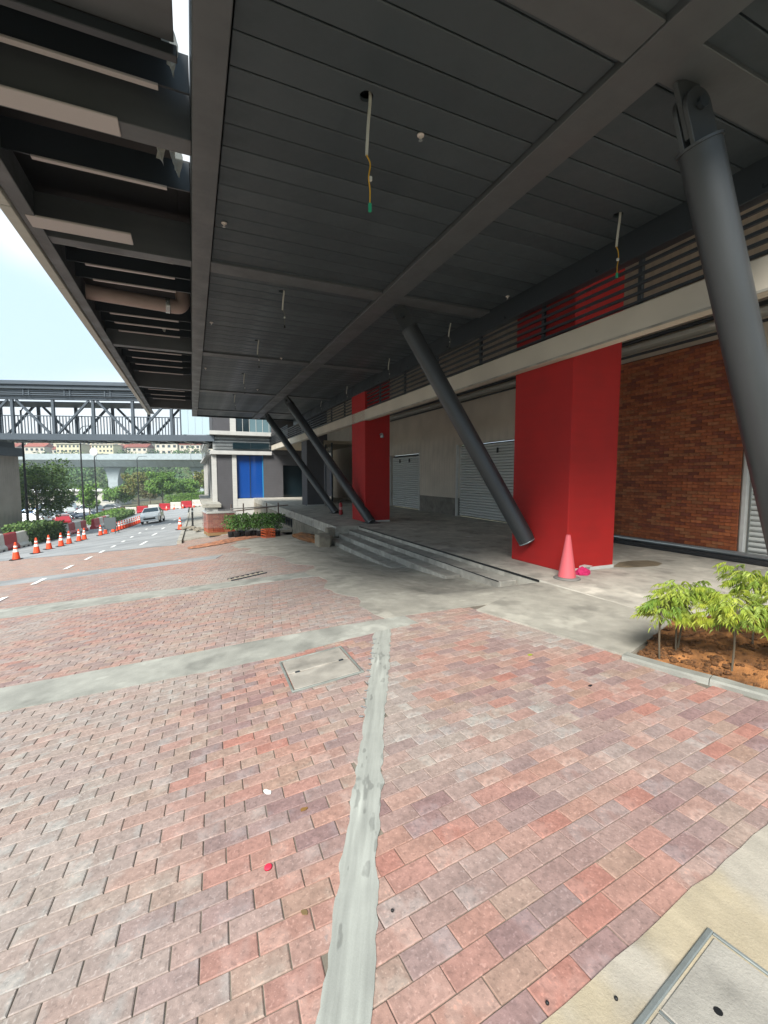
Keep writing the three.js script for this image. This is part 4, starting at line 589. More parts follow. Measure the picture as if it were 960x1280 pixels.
// ================================================================ THINGS BELOW THE STEPS
const plantLeaf = (P, C, o, s, col, r) => { const a = r() * 6.28, el = (r() - 0.5) * 2.2, d = new THREE.Vector3(Math.cos(a) * Math.cos(el), Math.sin(el), Math.sin(a) * Math.cos(el)), u = new THREE.Vector3(r() - 0.5, r() - 0.5, r() - 0.5).cross(d).normalize().multiplyScalar(s * 0.36), m = o.clone().addScaledVector(d, s * 0.5), e = o.clone().addScaledVector(d, s); const q = [o.toArray(), m.clone().add(u).toArray(), e.toArray(), m.clone().sub(u).toArray()]; for (const k of [0, 1, 2, 0, 2, 3]) { P.push(...q[k]); C.push(col.r, col.g, col.b); } };
{
  for (let k = 0; k < 9; k++) {
    const x = mix(1.35, 2.85, k / 8), z = mix(-18.0, -16.7, k / 8) + (k % 2) * 0.25, r = rng(500 + k), t = thing('potted_shrub', 'small green shrub in a black nursery bag below the retaining wall', 'shrub', [x, H(x, z), z], 0, 'potted shrubs below the retaining wall');
    obj('nursery_bag', lathe([[0, 0], [0.13, 0], [0.15, 0.2], [0.14, 0.21], [0, 0.19]], 12), M.black, t); obj('stem', rod([0, 0.15, 0], [0, 0.55, 0], 0.012, 0.008, 6), bark, t); const P = [], C = []; for (let l = 0; l < 420; l++) { const a = r() * 6.28, q = Math.sqrt(r()) * 0.3, y = 0.3 + 0.55 * r(); const g = 0.5 + r(); plantLeaf(P, C, new THREE.Vector3(Math.cos(a) * q * (1.2 - Math.abs(y - 0.6)), y, Math.sin(a) * q), 0.075, new THREE.Color().setRGB(0.07 * g, 0.16 * g, 0.03 * g), r); } leafMesh('foliage', P, C, leafFar, t);
  }
  const bk = thing('plastic_basket', 'small orange plastic basket in front of the potted shrubs', 'basket', [2.45, H(2.45, -16.1) + 0.012, -16.1], 0.4); for (const y of [0, 0.1, 0.2, 0.28]) obj('rim', [bx(-0.2, 0.2, y, y + 0.03, 0.15, 0.165), bx(-0.2, 0.2, y, y + 0.03, -0.165, -0.15), bx(-0.2, -0.185, y, y + 0.03, -0.15, 0.15), bx(0.185, 0.2, y, y + 0.03, -0.15, 0.15)], mat(0xc4582a, 0.6), bk); for (let k = 0; k < 6; k++) obj('rib', [bx(-0.19 + k * 0.07, -0.17 + k * 0.07, 0, 0.3, 0.166, 0.172), bx(-0.19 + k * 0.07, -0.17 + k * 0.07, 0, 0.3, -0.172, -0.166)], mat(0xc4582a, 0.6), bk);
  const sandMesh = obj('sand_spread', drape(24, 8, (s, t) => { const a = s * 6.2832, q = t * (1 + 0.35 * (fbm(Math.cos(a) * 2 + 9, Math.sin(a) * 2 + 9, 256, 3, 4) - 0.5)); return [1.15 + Math.cos(a) * 1.45 * q, -16.5 + Math.sin(a) * 0.75 * q - Math.cos(a) * 0.5 * q]; }, 0.02), M.sand); struct(sandMesh, 'orange sand spread thinly over the footpath edge', 'sand');
  { const heap = thing('soil_heap', 'orange soil heaped along the foot of the retaining wall', 'soil', [3.6, H(3.6, -14.6), -14.6]); const g = new THREE.SphereGeometry(1, 40, 20).toNonIndexed(), p = g.attributes.position; for (let i = 0; i < p.count; i++) { const x = p.getX(i), y = p.getY(i), z = p.getZ(i), n = 0.8 + 0.5 * fbm(x * 4 + 9, z * 4 + 9, 256, 4, 2); p.setXYZ(i, x * 0.38 * n, Math.max(-0.1, y * 0.11 * n + 0.03 * (fbm(x * 13 + 4, z * 19 + 4, 256, 3, 5) - 0.5)) - z * -0.06, z * 1.9 * n); } g.computeVertexNormals(); obj('heap', g, M.soil, heap); }
  { // wrapped pallet of bricks
    const t = thing('brick_pallet', 'plastic wrapped pallet of orange bricks on the footpath', 'pallet', [1.0, H(1.0, -19.9) + 0.05, -19.9], 0.15); obj('pallet_board', [bx(-0.55, 0.55, 0, 0.1, -0.45, -0.3), bx(-0.55, 0.55, 0, 0.1, -0.07, 0.07), bx(-0.55, 0.55, 0, 0.1, 0.3, 0.45), bx(-0.55, 0.55, 0.1, 0.13, -0.45, 0.45)], mat(0x8a6f4c, 0.9), t);
    const r = rng(4), bm = [0xb2583a, 0xa85034, 0xbc6a48].map(c => mat(c, 0.9, { map: T.brick })), bg = bx(-0.105, 0.105, 0, 0.085, -0.05, 0.05, 0.004); for (let y = 0; y < 9; y++) for (let x = 0; x < 5; x++) { const m = obj('brick', bg, bm[Math.floor(r() * 3)], t); m.position.set(-0.44 + x * 0.22 + (r() - 0.5) * 0.012, 0.132 + y * 0.088, 0.4 + (r() - 0.5) * 0.02); if (y < 9) { const m2 = obj('brick', bg, bm[Math.floor(r() * 3)], t); m2.position.copy(m.position); m2.position.z = -0.4; } }
    obj('brick_core', bx(-0.54, 0.54, 0.132, 0.92, -0.34, 0.34), bm[0], t); const wr = bx(-0.6, 0.6, 0.3, 1.02, -0.5, 0.5, 0.04); obj('top_sheet', bx(-0.58, 0.58, 0.925, 0.945, -0.48, 0.48, 0.006), M.white, t); obj('plastic_wrap', wr, new THREE.MeshPhysicalMaterial({ color: 0xf6f6f4, roughness: 0.12, transmission: 0.92, thickness: 0, side: THREE.DoubleSide }), t);
  }
  { // temporary scaffold-tube rail
    const t = thing('pipe_railing', 'rusty temporary pipe railing in front of the plastered plinth', 'railing', [2.2, H(2.2, -21), -21]); const y0 = H(2.2, -21); const pts = [[1.55, -20.6], [2.1, -20.9], [3.2, -21.3], [3.55, -20.2]]; for (const [x, z] of pts) obj('post', rod([x - 2.2, H(x, z) - y0 + 0.03, z + 21], [x - 2.2, H(x, z) - y0 + 1.25, z + 21], 0.028, 0.028, 8), mat(0x6b5a50, 0.7), t);
    obj('rail', rod([-1.6, H(0.6, -20.4) - y0 + 0.95, 0.6], [1.9, H(3.9, -20.6) - y0 + 1.12, 0.3], 0.024, 0.024, 8), mat(0x7a6a60, 0.7), t); obj('rail', rod([-0.7, H(1.5, -20.6) - y0 + 1.05, 0.45], [1.4, H(3.6, -20.2) - y0 + 1.1, 0.75], 0.024, 0.024, 8), mat(0x8f8d88, 0.6), t);
  }
  const bo = thing('bollard_post', 'thin black bollard post at the edge of the footpath', 'bollard', [-0.06, H(-0.06, -30.5) + 0.05, -30.5]); obj('post', lathe([[0, 1.15], [0.05, 1.14], [0.06, 1.1], [0.06, 0.05], [0.09, 0.04], [0.09, 0], [0, 0]], 14), M.black, bo); obj('reflector', lathe([[0.062, 0.9], [0.062, 1.0]], 14), M.galv, bo);
  for (const [x, z, s, lab] of [[0.2, -26, 0.4, 'low pile of rubble on the footpath beyond the pallet'], [0.7, -23.5, 0.35, 'flat heap of broken cement on the footpath beside the pallet']]) { const t = thing('rubble_pile', lab, 'rubble', [x, H(x, z) + 0.05, z]); const r = rng(x * 77 | 0), gs = []; for (let k = 0; k < 26; k++) { const q = 0.05 + 0.1 * r(), g = new THREE.DodecahedronGeometry(q, 0); g.scale(1.3, 0.55, 1); g.rotateY(r() * 6); g.translate((r() - 0.5) * 4 * s, q * 0.3 + 0.08 * r(), (r() - 0.5) * 2 * s); gs.push(flat(g)); } obj('rubble', gs, M.oldConcrete, t); }
}
// ================================================================ CONES AND BARRIERS
function roadCone(label, x, z, group, s = 1) {
  if (!globalThis.coneProto) {
    const t = thing('traffic_cone', label, 'traffic cone', [x, H(x, z) + 0.012, z], 0, group); coneProto = t;
    obj('base', bx(-0.2, 0.2, 0, 0.035, -0.2, 0.2, 0.012), M.rubber, t); const body = obj('body', lathe([[0, 0.75], [0.03, 0.75], [0.035, 0.74], [0.14, 0.045], [0.15, 0.035], [0, 0.035]], 20), M.orange, t);
    const rAt = y => mix(0.035, 0.14, (0.74 - y) / 0.695) + 0.0025; for (const [a, b] of [[0.34, 0.46], [0.54, 0.61]]) obj('reflective_band', lathe([[rAt(a), a], [rAt(b), b]], 20), M.coneWhite, body); return t;
  }
  return copyOf(coneProto, [x, H(x, z) + 0.012, z], (x * 13) % 1, label, group);
}
globalThis.coneProto = null;
const gA = 'orange cones along the left side of the road';
for (const [x, z] of [[-7.0, -23.3], [-6.95, -25.8], [-6.98, -27.9], [-6.75, -29.2], [-6.68, -30.6], [-6.52, -32.2], [-6.45, -33.3], [-6.05, -36.3], [-5.95, -37.6]]) roadCone('orange cone with white bands standing on the road edge before the grey board', x, z, gA);
for (let k = 0; k < 14; k++) roadCone('orange cone with white bands in the close row beyond the grey board', -5.72 + k * 0.05, -39.4 - k * 1.15, 'close row of orange cones beyond the grey board');
roadCone('orange cone standing alone at the kerb beside the black bollard post', -0.75, -28.8);
for (const [x, z] of [[-3.6, -72], [-2.6, -72.3], [-1.4, -72.2], [0.1, -71]]) roadCone('orange cone in front of the far row of barriers', x, z, 'cones before the far barriers');
const barProf = [[-0.28, 0], [0.28, 0], [0.28, 0.18], [0.14, 0.34], [0.1, 0.95], [0.06, 1.0], [-0.06, 1.0], [-0.1, 0.95], [-0.14, 0.34], [-0.28, 0.18]];
const barG = (() => { const g = prism(barProf, 1.36, 0.02); g.rotateY(Math.PI / 2); g.translate(-0.68, 0.02, 0); return g; })();
const slotG = mergeGeometries([bx(-0.4, -0.15, 0.02, 0.12, -0.31, 0.31), bx(0.15, 0.4, 0.02, 0.12, -0.31, 0.31)]);
function barrier(x, z, turn, red, label, group) { const t = thing('water_barrier', label, 'barrier', [x, H(x, z) + 0.01, z], turn, group); obj('body', barG, red ? M.barrierRed : M.barrierWhite, t); obj('fork_slot', slotG, M.black, t); obj('connector', rod([0.72, 0.25, 0], [0.72, 0.85, 0], 0.06, 0.06, 8), red ? M.barrierRed : M.barrierWhite, t); }
for (let k = 0; k < 5; k++) barrier(-9.95 - k * 0.18 - 0.9 + 0.6, -33.6 + k * 1.45 - 1.45, 1.42, k % 2 === 1, (k % 2 ? 'red' : 'white') + ' plastic barrier at the foot of the footbridge pier', 'barriers by the footbridge pier');
for (let k = 0; k < 5; k++) barrier(-10.45 + k * 0.16, -44 - k * 1.5, 1.44, k % 2 === 0, (k % 2 ? 'white' : 'red') + ' plastic barrier beside the red parked car', 'barriers beside the red car');
for (let k = 0; k < 4; k++) barrier(-9.15 + k * 0.08, -52.5 - k * 1.5, 1.4, k % 2 === 0, (k % 2 ? 'white' : 'red') + ' plastic barrier near the tall lamp posts', 'barriers near the lamp posts');
for (let k = 0; k < 9; k++) barrier(-8.4 + k * 1.5, -74 + k * 0.25, 0.1, k % 2 === 1, (k % 2 ? 'red' : 'white') + ' plastic barrier closing the far end of the road', 'barriers across the far end of the road');
{
  const t = thing('notice_board', 'grey square board on legs standing among the cones', 'sign', [-5.5, H(-5.5, -36.6), -36.6], -0.35); obj('panel', bx(-0.42, 0.42, 0.35, 1.2, -0.02, 0.02), mat(0x4a5052, 0.7), t); for (const s of [-1, 1]) obj('leg', bar([s * 0.36, 0.01, 0.04], [s * 0.36, 1.15, -0.03], 0.035, 0.035, [0, 0, 1]), M.steel, t); for (const s of [-1, 1]) obj('brace', bar([s * 0.36, 0.01, -0.45], [s * 0.36, 0.9, -0.05], 0.03, 0.03, [0, 0, 1]), M.steel, t);
}
// ================================================================ CAR PARK, LAMPS, VEHICLES
const gy = (x, z) => Math.max(H(x, z), -7);
struct(obj('car_park', drape(40, 40, (s, t) => [mix(-48, -12.2, s), mix(-50, -104, t)], 0.012), mat(0x7f807c, 0.95, { map: T.asphalt })), 'grey asphalt car park beyond the hedge', 'car park');
function lampPost(x, z, h, label) {
  const t = thing('lamp_post', label, 'lamp post', [x, gy(x, z), z]); obj('base_plate', bx(-0.2, 0.2, 0, 0.06, -0.2, 0.2), M.galv, t); obj('pole', rod([0, 0, 0], [0, h, 0], 0.1, 0.06, 12), M.black, t); obj('arm', tubeOf([[0, h - 0.1, 0], [0.3, h + 0.3, 0.1], [1.2, h + 0.4, 0.3]], 0.04, 14, 6), M.black, t); obj('lamp_head', bx(1.0, 1.6, h + 0.34, h + 0.46, 0.2, 0.42, 0.03), M.galv, t);
}
lampPost(-11.6, -41.5, 10, 'tall black lamp post next to the bridge pier'); lampPost(-10.75, -56, 10.5, 'tall black lamp post behind the red car'); lampPost(-11.25, -66, 8.2, 'black lamp post farther along the hedge'); lampPost(-8.9, -90, 9, 'thin black lamp post between the road end trees');
{ const t = thing('round_sign', 'white round disc sign on a grey pole above the car park', 'sign', [-11.5, gy(-11.5, -67.5), -67.5]); obj('pole', rod([0, 0, 0], [0, 9.5, 0], 0.06, 0.05, 10), M.galv, t); obj('disc', rod([0, 9.0, 0.08], [0, 9.0, 0.14], 0.5, 0.5, 28), M.white, t); t.rotation.y = -0.3; }
// car: extruded side outline with tumblehome, separate glass, lamps, wheels
function carProto(name, label, col, type) {
  const t = thing(name, label, 'car', [0, 0, 0]);
  const paint = new THREE.MeshPhysicalMaterial({ color: col, roughness: 0.35, metalness: 0.2, clearcoat: 0.8, clearcoatRoughness: 0.1 });
  const O = type === 'van' ? [[-2.1, 0.32], [-2.15, 0.6], [-2.12, 1.0], [-2.0, 1.72], [-1.9, 1.8], [0.7, 1.8], [1.45, 1.1], [2.05, 0.95], [2.15, 0.7], [2.15, 0.35]] : type === 'suv' ? [[-2.0, 0.35], [-2.1, 0.6], [-2.08, 1.0], [-1.85, 1.5], [-1.7, 1.58], [0.2, 1.6], [0.95, 1.08], [1.85, 0.95], [2.05, 0.75], [2.08, 0.38]] : [[-2.1, 0.32], [-2.18, 0.55], [-2.15, 0.92], [-1.65, 1.02], [-1.05, 1.4], [-0.8, 1.44], [0.15, 1.46], [1.0, 1.0], [1.9, 0.86], [2.12, 0.66], [2.15, 0.34]];
  const belt = type === 'van' ? 1.08 : type === 'suv' ? 1.05 : 0.95, topY = Math.max(...O.map(p => p[1])), W = 0.86;
  const s = new THREE.Shape(); s.moveTo(O[0][0], O[0][1]); for (const p of O.slice(1)) s.lineTo(p[0], p[1]); s.lineTo(1.72, 0.3); s.absarc(1.33, 0.32, 0.37, 0, Math.PI, false); s.lineTo(-0.95, 0.28); s.absarc(-1.32, 0.32, 0.37, 0, Math.PI, false); s.closePath();
  const taper = g => { const p = g.attributes.position; for (let i = 0; i < p.count; i++) { const y = p.getY(i), x = p.getX(i); let k = 1 - 0.26 * Math.max(0, (y - belt) / (topY - belt)); k *= 1 - 0.10 * Math.pow(Math.abs(x) / 2.1, 4); p.setZ(i, p.getZ(i) * k); } g.computeVertexNormals(); return g; };
  const eg = new THREE.ExtrudeGeometry(s, { depth: 2 * W - 0.12, bevelEnabled: true, bevelSize: 0.05, bevelThickness: 0.06, bevelSegments: 3, curveSegments: 12, steps: 1 }); eg.translate(0, 0, -W + 0.06); obj('body', boxUV(taper(eg)), paint, t);
  const gl = M.darkGlass, rear = O.find(p => p[1] >= topY - 0.06), fi = type === 'sedan' ? 6 : 5, A = O[fi], B = O[fi + 1];
  // side glass: band between the belt and the roof
  const sideShape = [[rear[0] + 0.1 - (type === 'sedan' ? 0.42 : 0.0), belt + 0.02], [rear[0] + 0.16, topY - 0.09], [A[0] - 0.05, topY - 0.08], [mix(A[0], B[0], 0.86), belt + 0.02]];
  for (const q of [-1, 1]) { const g = prism(sideShape, 0.02); g.translate(0, 0, q > 0 ? W + 0.0 : -W - 0.02); obj('side_window', taper(g), gl, t); }
  const scr = (p, q, name) => { const n = [-(q[1] - p[1]), q[0] - p[0]], L = Math.hypot(...n), nx = n[0] / L * -0.055 * -1, ny = n[1] / L * 0.055; const sg = ny < 0 ? -1 : 1; const a = [mix(p[0], q[0], 0.1) + nx * sg, mix(p[1], q[1], 0.1) + ny * sg], b = [mix(p[0], q[0], 0.9) + nx * sg, mix(p[1], q[1], 0.9) + ny * sg]; const k = y => (W - 0.08) * (1 - 0.26 * Math.max(0, (y - belt) / (topY - belt))); const v = [[a[0], a[1], -k(a[1])], [a[0], a[1], k(a[1])], [b[0], b[1], k(b[1])], [b[0], b[1], -k(b[1])]]; const d = v.map(c => [c[0] - nx * sg * 0.4, c[1] - ny * sg * 0.4, c[2]]); obj(name, hexa(d, v), gl, t); };
  scr(A, B, 'windscreen'); const ri = O.indexOf(rear); scr(O[ri - 1], O[ri], 'rear_window');
  for (const q of [-1, 1]) { const wy = O[O.length - 2][1]; obj('headlight', bx(1.98, 2.2, wy - 0.02, wy + 0.1, q * 0.5 - 0.18, q * 0.5 + 0.18, 0.03), mat(0xe6ecef, 0.15), t); obj('tail_light', bx(-2.24, -2.08, 0.72, 0.9, q * 0.6 - 0.14, q * 0.6 + 0.14, 0.03), mat(0x8c0f12, 0.25), t); obj('mirror', bx(0.55, 0.72, belt, belt + 0.13, q * 0.92 - 0.08, q * 0.92 + 0.08, 0.03), paint, t); }
  obj('grille', bx(2.1, 2.22, 0.42, 0.58, -0.5, 0.5, 0.02), M.black, t); obj('number_plate', bx(2.2, 2.225, 0.44, 0.55, -0.25, 0.25, 0.003), M.black, t);
  for (const x of [1.33, -1.32]) for (const q of [-1, 1]) { const w = obj('wheel', new THREE.TorusGeometry(0.235, 0.085, 10, 24).toNonIndexed(), M.rubber, t); w.scale.z = 1.15; w.position.set(x, 0.32, q * 0.76); obj('rim', lathe([[0, 0.05], [0.06, 0.06], [0.19, 0.04], [0.2, -0.05], [0, -0.05]], 16).rotateX(Math.PI / 2 * q), M.galv, w); }
  return t;
}
const cars = [
  ['sedan', 0xcfcfcb, 'white hatchback driving up the road beside the cones', -3.6, -48.5, -Math.PI / 2 - 0.06],
  ['suv', 0xa3121f, 'red car parked behind the red and white barriers', -13.3, -59, Math.PI / 2 + 0.2],
  ['sedan', 0xe0e1df, 'white car parked beside the bridge pier behind the hedge', -19.4, -69, 2.9],
  ['sedan', 0x3d78b8, 'blue car parked behind the white car near the pier', -23.6, -86, 2.9],
  ['suv', 0xd3d5d4, 'white tall car parked right of the tree trunk', -19.6, -76.5, 2.8],
  ['sedan', 0x8d949a, 'grey saloon parked facing the hedge', -17.6, -73.5, 2.3],
  ['suv', 0xc9cbc6, 'silver car parked with its nose to the lamp post', -18.4, -82, 2.2],
  ['van', 0xb9c2c5, 'pale grey van parked in the second row', -20.6, -92, 2.5],
  ['sedan', 0x2c3a4a, 'dark blue car parked behind the red car', -14.6, -76, 2.9],
  ['sedan', 0xb9bfc2, 'silver saloon parked in the rear row', -21.6, -88, 2.6],
  ['suv', 0x70777b, 'grey car parked at the end of the rear row', -15.4, -84, 2.5],
  ['van', 0xdadbd8, 'white van parked at the back of the car park', -24, -96, 2.5],
  ['sedan', 0xc6cacc, 'light silver car parked near the low white building', -17.2, -92, 2.6],
  ['sedan', 0x55595c, 'dark grey car parked by the low white building', -13.4, -90, 2.8],
];
for (const [ty, c, lab, x, z, a] of cars) { const o = carProto('car', lab, c, ty); o.position.set(x, gy(x, z) + 0.016, z); o.rotation.y = a; if (z > -50) { } else o.userData.group = 'cars parked in the car park'; const n = normalAt(x, z); o.quaternion.premultiply(new THREE.Quaternion().setFromUnitVectors(new THREE.Vector3(0, 1, 0), n)); }
// ================================================================ TREES AND HEDGES
function tree(name, label, x, z, h, cr, n, ls, pal, seed, group, y0) {
  const r = rng(seed), t = thing(name, label, 'tree', [x, y0 ?? gy(x, z) - 0.05, z], 0, group); const P = [], C = [], lim = [rod([0, 0, 0], [0.05, h * 0.45, 0.03], h * 0.022, h * 0.014, 8)], tips = [];
  for (let k = 0; k < 11; k++) { const f = 0.3 + 0.65 * k / 11, a = k * 2.4 + r(), L = cr * (1.05 - 0.5 * Math.abs(f - 0.45)) * (0.7 + 0.4 * r()), b = [0.05 * f, h * Math.min(f, 0.75) * 0.8, 0.02], e = [Math.cos(a) * L, h * (f * 0.75 + 0.2) + r() * h * 0.06, Math.sin(a) * L]; lim.push(tubeOf([b, [mix(b[0], e[0], 0.5), mix(b[1], e[1], 0.65), mix(b[2], e[2], 0.5)], e], h * 0.006, 8, 5)); for (const q of [0.45, 0.75, 1]) tips.push([mix(b[0], e[0], q), mix(b[1], e[1], q) + 0.02 * h, mix(b[2], e[2], q), cr * (0.22 + 0.16 * r())]); }
  lim.push(rod([0.05, h * 0.44, 0.03], [0, h * 0.86, 0], h * 0.013, h * 0.004, 6)); tips.push([0, h * 0.9, 0, cr * 0.3], [0, h * 0.75, 0, cr * 0.4]);
  for (let l = 0; l < n; l++) { const p = tips[Math.floor(r() * tips.length)]; const a = r() * 6.28, u = r() * 2 - 1, q = Math.cbrt(r()) * p[3], s = Math.sqrt(1 - u * u); const g = 0.7 + 0.6 * r(), c = pal[Math.floor(r() * pal.length)]; plantLeaf(P, C, new THREE.Vector3(p[0] + Math.cos(a) * s * q * 1.25, p[1] + u * q * 0.75, p[2] + Math.sin(a) * s * q * 1.25), ls * (0.7 + 0.6 * r()), new THREE.Color().setRGB(c[0] * g, c[1] * g, c[2] * g), r); }
  obj('trunk', lim, bark, t); leafMesh('crown', P, C, leafFar, t);
}
const G1 = [[0.075, 0.14, 0.03], [0.10, 0.16, 0.035], [0.05, 0.10, 0.025]], G2 = [[0.10, 0.2, 0.03], [0.14, 0.24, 0.04], [0.08, 0.17, 0.03]], G3 = [[0.13, 0.16, 0.03], [0.18, 0.15, 0.04], [0.10, 0.13, 0.03]];
tree('roadside_tree', 'broad dark green tree standing beside the bridge pier', -12.6, -47.5, 6.9, 2.7, 9000, 0.2, G1, 700);
tree('roadside_tree', 'small spindly tree by the third lamp post', -13, -71, 5.2, 1.15, 2000, 0.26, G2, 701);
tree('road_end_tree', 'yellowish green tree with brown patches at the road end', -10.6, -106, 7.3, 2.6, 5200, 0.34, G3, 702);
tree('road_end_tree', 'brownish thin tree beside the yellowish tree', -8.0, -101, 4.6, 1.6, 2000, 0.3, [[0.15, 0.13, 0.06], [0.11, 0.12, 0.05]], 703);
tree('road_end_tree', 'bright green dense tree at the end of the road', -5.4, -96, 6.6, 2.3, 6500, 0.34, G2, 704);
tree('road_end_tree', 'low green tree behind the clipped hedge', -1.3, -101, 4.6, 2.2, 3600, 0.34, G2, 705);
tree('road_end_tree', 'small green tree beside the grey wing', 2.4, -104, 6.6, 1.9, 3000, 0.34, G3, 706);
tree('road_end_tree', 'bushy tree in front of the low white building', -14.6, -108, 4.4, 2.6, 3600, 0.36, G2, 707);
function hedge(label, pts, h, w, n, pal, seed) {
  const r = rng(seed), t = thing('hedge', label, 'hedge', [pts[0][0], gy(...pts[0]), pts[0][1]]); const P = [], C = [], o = t.position;
  for (let l = 0; l < n; l++) { const f = r() * (pts.length - 1), i = Math.min(Math.floor(f), pts.length - 2), k = f - i, x = mix(pts[i][0], pts[i + 1][0], k), z = mix(pts[i][1], pts[i + 1][1], k); const ou = (r() - 0.5) * w, bump = 0.8 + 0.35 * fbm(x * 1.1 + 50, z * 1.1 + 50, 256, 3, seed & 63), y = Math.pow(r(), 0.7) * h * bump; const g = 0.65 + 0.7 * r(), c = pal[Math.floor(r() * pal.length)]; plantLeaf(P, C, new THREE.Vector3(x + ou - o.x, gy(x, z) + y - o.y, z + ou * 0.4 - o.z), 0.16 + 0.08 * r(), new THREE.Color().setRGB(c[0] * g, c[1] * g, c[2] * g), r); }
  leafMesh('foliage', P, C, leafFar, t); const st = []; for (let k = 0; k < 14; k++) { const f = r() * (pts.length - 1), i = Math.min(Math.floor(f), pts.length - 2), q = f - i, x = mix(pts[i][0], pts[i + 1][0], q), z = mix(pts[i][1], pts[i + 1][1], q); st.push(rod([x - o.x, gy(x, z) - o.y - 0.05, z - o.z], [x - o.x + 0.05, gy(x, z) - o.y + h * 0.7, z - o.z], 0.025, 0.015, 5)); } obj('stem', st, bark, t);
}
hedge('dark green clipped hedge between the bridge pier and the red car', [[-10.7, -35.8], [-10.7, -39], [-10.2, -43]], 1.5, 1.5, 11000, G1, 810);
hedge('yellow green low hedge beyond the red car', [[-11, -60], [-10.2, -68], [-9.6, -74]], 1.0, 1.6, 6000, G2, 811);
hedge('scruffy green hedge row along the left of the road', [[-9.2, -56], [-8.7, -64], [-8.2, -72]], 0.9, 1.2, 5000, G1, 812);
hedge('long bright clipped hedge behind the far barriers', [[-4.2, -90], [2, -86], [8, -84]], 1.8, 1.6, 9000, G2, 813);
hedge('low flowering hedge at the left end of the far barriers', [[-12, -78], [-8, -77], [-4.5, -76]], 0.9, 1.4, 5000, G3, 814);
// ================================================================ LOW BUILDINGS, VIADUCT, HILL
const Lf = (L, D) => [L * Math.cos(23.5 * DEG) + D * Math.sin(23.5 * DEG), L * Math.sin(23.5 * DEG) - D * Math.cos(23.5 * DEG)];   // across / away, facing the hill
function hut(label, L, D, w, dpt, h, wallC, roofC, turn = -23.5 * DEG, y, pitched = 0, name = 'low_building', group, floors = 1, bays = 4) {
  const [x, z] = Lf(L, D), t = thing(name, label, 'building', [x, y ?? gy(x, z), z], turn, group); obj('wall', bx(-w / 2, w / 2, 0, h, -dpt / 2, dpt / 2, 0.03), mat(wallC, 0.9, { map: T.plaster }), t);
  if (pitched) { const g = prism([[-dpt / 2 - 0.5, 0], [dpt / 2 + 0.5, 0], [0, pitched]], w + 0.8); g.rotateY(Math.PI / 2); g.translate(-w / 2 - 0.4, h + 0.01, 0); obj('roof', g, mat(roofC, 0.9, { map: T.brick }), t); } else obj('roof', bx(-w / 2 - 0.6, w / 2 + 0.6, h + 0.01, h + 0.35, -dpt / 2 - 0.6, dpt / 2 + 0.6, 0.03), mat(roofC, 0.8), t);
  const bw = w / bays; for (let f = 0; f < floors; f++) for (let k = 0; k < bays; k++) { const x0 = -w / 2 + k * bw + bw * 0.25, y0 = h / floors * (f + 0.32); const wn = obj('window', bx(x0, x0 + bw * 0.5, y0, y0 + h / floors * 0.42, dpt / 2 + 0.002, dpt / 2 + 0.06, 0.01), M.darkGlass, t); obj('sill', bx(x0 - 0.05, x0 + bw * 0.5 + 0.05, y0 - 0.12, y0, dpt / 2 + 0.002, dpt / 2 + 0.15, 0.01), M.white, wn); }
}
hut('low white flat roofed building behind the car park', -71, 107, 15, 7, 3.4, 0xc4c4be, 0xd6d6d2);
hut('long pale shed with a white roof behind the trees', -92, 122, 20, 8, 3.6, 0xb9b4aa, 0xdedfdc);
hut('small white roofed hut right of the road end trees', -52, 128, 10, 6, 3.2, 0xb7b0a6, 0xd8dad8);
hut('low shed with a light roof between the trees and the wing', -84, 104, 8, 6, 3.5, 0xc2b8a8, 0xcfd2d2);
{
  const D = 118, t = thing('viaduct', 'pale blue grey concrete viaduct crossing in front of the wooded hill', 'viaduct', [...(() => { const [x, z] = Lf(-70, D); return [x, -7, z]; })()], -23.5 * DEG); const y = v => v + 7;
  for (let k = 0; k < 7; k++) { const x0 = -75 + k * 24 + 0.05, x1 = x0 + 23.9; obj('girder', prism([[-3, y(4.0)], [3, y(4.0)], [4.6, y(5.4)], [5.6, y(5.75)], [5.6, y(6.1)], [-5.6, y(6.1)], [-5.6, y(5.75)], [-4.6, y(5.4)]], x1 - x0).rotateY(Math.PI / 2).translate(x0, 0, 0), M.viaduct, t); obj('parapet', [bx(x0, x1, y(6.1), y(7.25), 5.35, 5.6), bx(x0, x1, y(6.1), y(7.25), -5.6, -5.35)], M.viaduct, t); }
  for (const x of [-45, -21.5, -1.8, 21, 44]) { obj('pier', new THREE.ExtrudeGeometry((() => { const s = new THREE.Shape(); s.moveTo(-1.15, 0); s.lineTo(1.15, 0); s.lineTo(1.2, y(0)); s.quadraticCurveTo(1.4, y(2.6), 2.4, y(3.85)); s.lineTo(-2.4, y(3.85)); s.quadraticCurveTo(-1.4, y(2.6), -1.2, y(0)); s.closePath(); return s; })(), { depth: 2.2, bevelEnabled: true, bevelSize: 0.1, bevelThickness: 0.1, bevelSegments: 1 }).translate(x, 0, -1.1), M.viaduct, t); obj('bearing', [bx(x - 1.6, x - 0.8, y(3.96), y(3.995), -0.8, 0.8), bx(x + 0.8, x + 1.6, y(3.96), y(3.995), -0.8, 0.8)], M.black, t); }
}
const hillY = (L, D) => -7 + 30 * sstep(135, 330, D) * (0.85 + 0.3 * fbm(L * 0.012 + 40, D * 0.012 + 40, 256, 3, 7)) ;
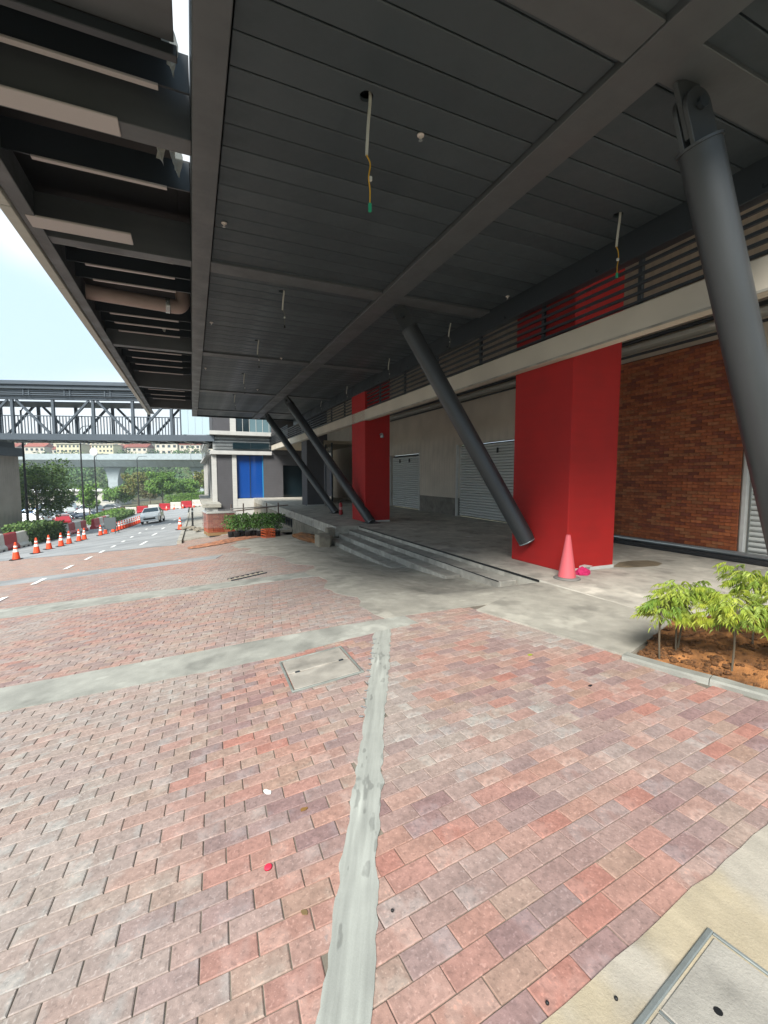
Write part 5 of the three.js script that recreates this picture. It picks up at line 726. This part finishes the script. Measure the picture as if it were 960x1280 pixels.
{
  const P = [], ix = [], nL = 60, nD = 36; for (let j = 0; j <= nD; j++) for (let i = 0; i <= nL; i++) { const L = mix(-420, 160, i / nL), D = mix(128, 460, j / nD), [x, z] = Lf(L, D); P.push(x, hillY(L, D) - (j === 0 ? 1 : 0), z); }
  for (let j = 0; j < nD; j++) for (let i = 0; i < nL; i++) { const a = j * (nL + 1) + i; ix.push(a, a + 1, a + nL + 1, a + 1, a + nL + 2, a + nL + 1); }
  const g = new THREE.BufferGeometry(); g.setAttribute('position', new THREE.Float32BufferAttribute(P, 3)); g.setIndex(ix); g.computeVertexNormals(); struct(obj('hill', boxUV(g, 0.05), mat(0x4d5a30, 1)), 'wooded hill behind the viaduct', 'hill');
  const r = rng(900), LP = [], LC = []; let n = 0;
  while (n < 330) { const L = mix(-210, 20, r()), D = mix(140, 235, Math.pow(r(), 1.2)), [x, z] = Lf(L, D), y = hillY(L, D), R = 3 + 3 * r(), tone = 0.6 + 0.7 * r(), c = [[0.045, 0.10, 0.03], [0.065, 0.13, 0.035], [0.09, 0.15, 0.04]][Math.floor(r() * 3)]; n++; for (let l = 0; l < 170; l++) { const a = r() * 6.28, u = r(), s = Math.sqrt(1 - u * u), q = R * (0.7 + 0.35 * r()), g2 = tone * (0.7 + 0.6 * r()); plantLeaf(LP, LC, new THREE.Vector3(x + Math.cos(a) * s * q, y + u * q * 1.1 + R * 0.35, z + Math.sin(a) * s * q), 1.1, new THREE.Color().setRGB(c[0] * g2, c[1] * g2, c[2] * g2), r); } }
  const f = leafMesh('hillside_wood', LP, LC, leafFar, scene); tag(f, 'dense green wood covering the lower hillside', 'wood'); stuff(f);
}
{
  const r = rng(77); let k = 0;
  for (const [D, n, l0, l1] of [[255, 12, -215, -35], [285, 12, -240, -40]]) for (let i = 0; i < n; i++, k++) { const L = mix(l0, l1, (i + 0.3 * r()) / n), y = hillY(L, D) - 1; hut(D < 270 ? 'red roofed white terrace house on the front row of the hill' : 'red roofed cream terrace house on the upper row of the hill', L, D, 11 + 3 * r(), 8, 5.2 + 1.4 * r(), D < 270 ? 0xcfc8bb : 0xd2c6ae, [0x9a4a36, 0xa5543e, 0x8c4230][k % 3], -23.5 * DEG, y, 2.4, 'hill_house', D < 270 ? 'front row of houses on the hill' : 'upper row of houses on the hill', 2, 4); }
  hut('cream apartment block standing among the hill houses', -172, 246, 13, 9, 10, 0xcfc9ab, 0xb9b2a0, -23.5 * DEG, hillY(-172, 246) - 1, 0, 'apartment_block', undefined, 4, 6);
  hut('pale yellow apartment block right of the cream one', -154, 247, 12, 9, 9, 0xd9d3b4, 0xb5aca0, -23.5 * DEG, hillY(-154, 247) - 1, 0, 'apartment_block', undefined, 4, 6);
}
scene.fog = new THREE.FogExp2(0xc9d6dd, 0.0006);
renderer.render(scene, camera);
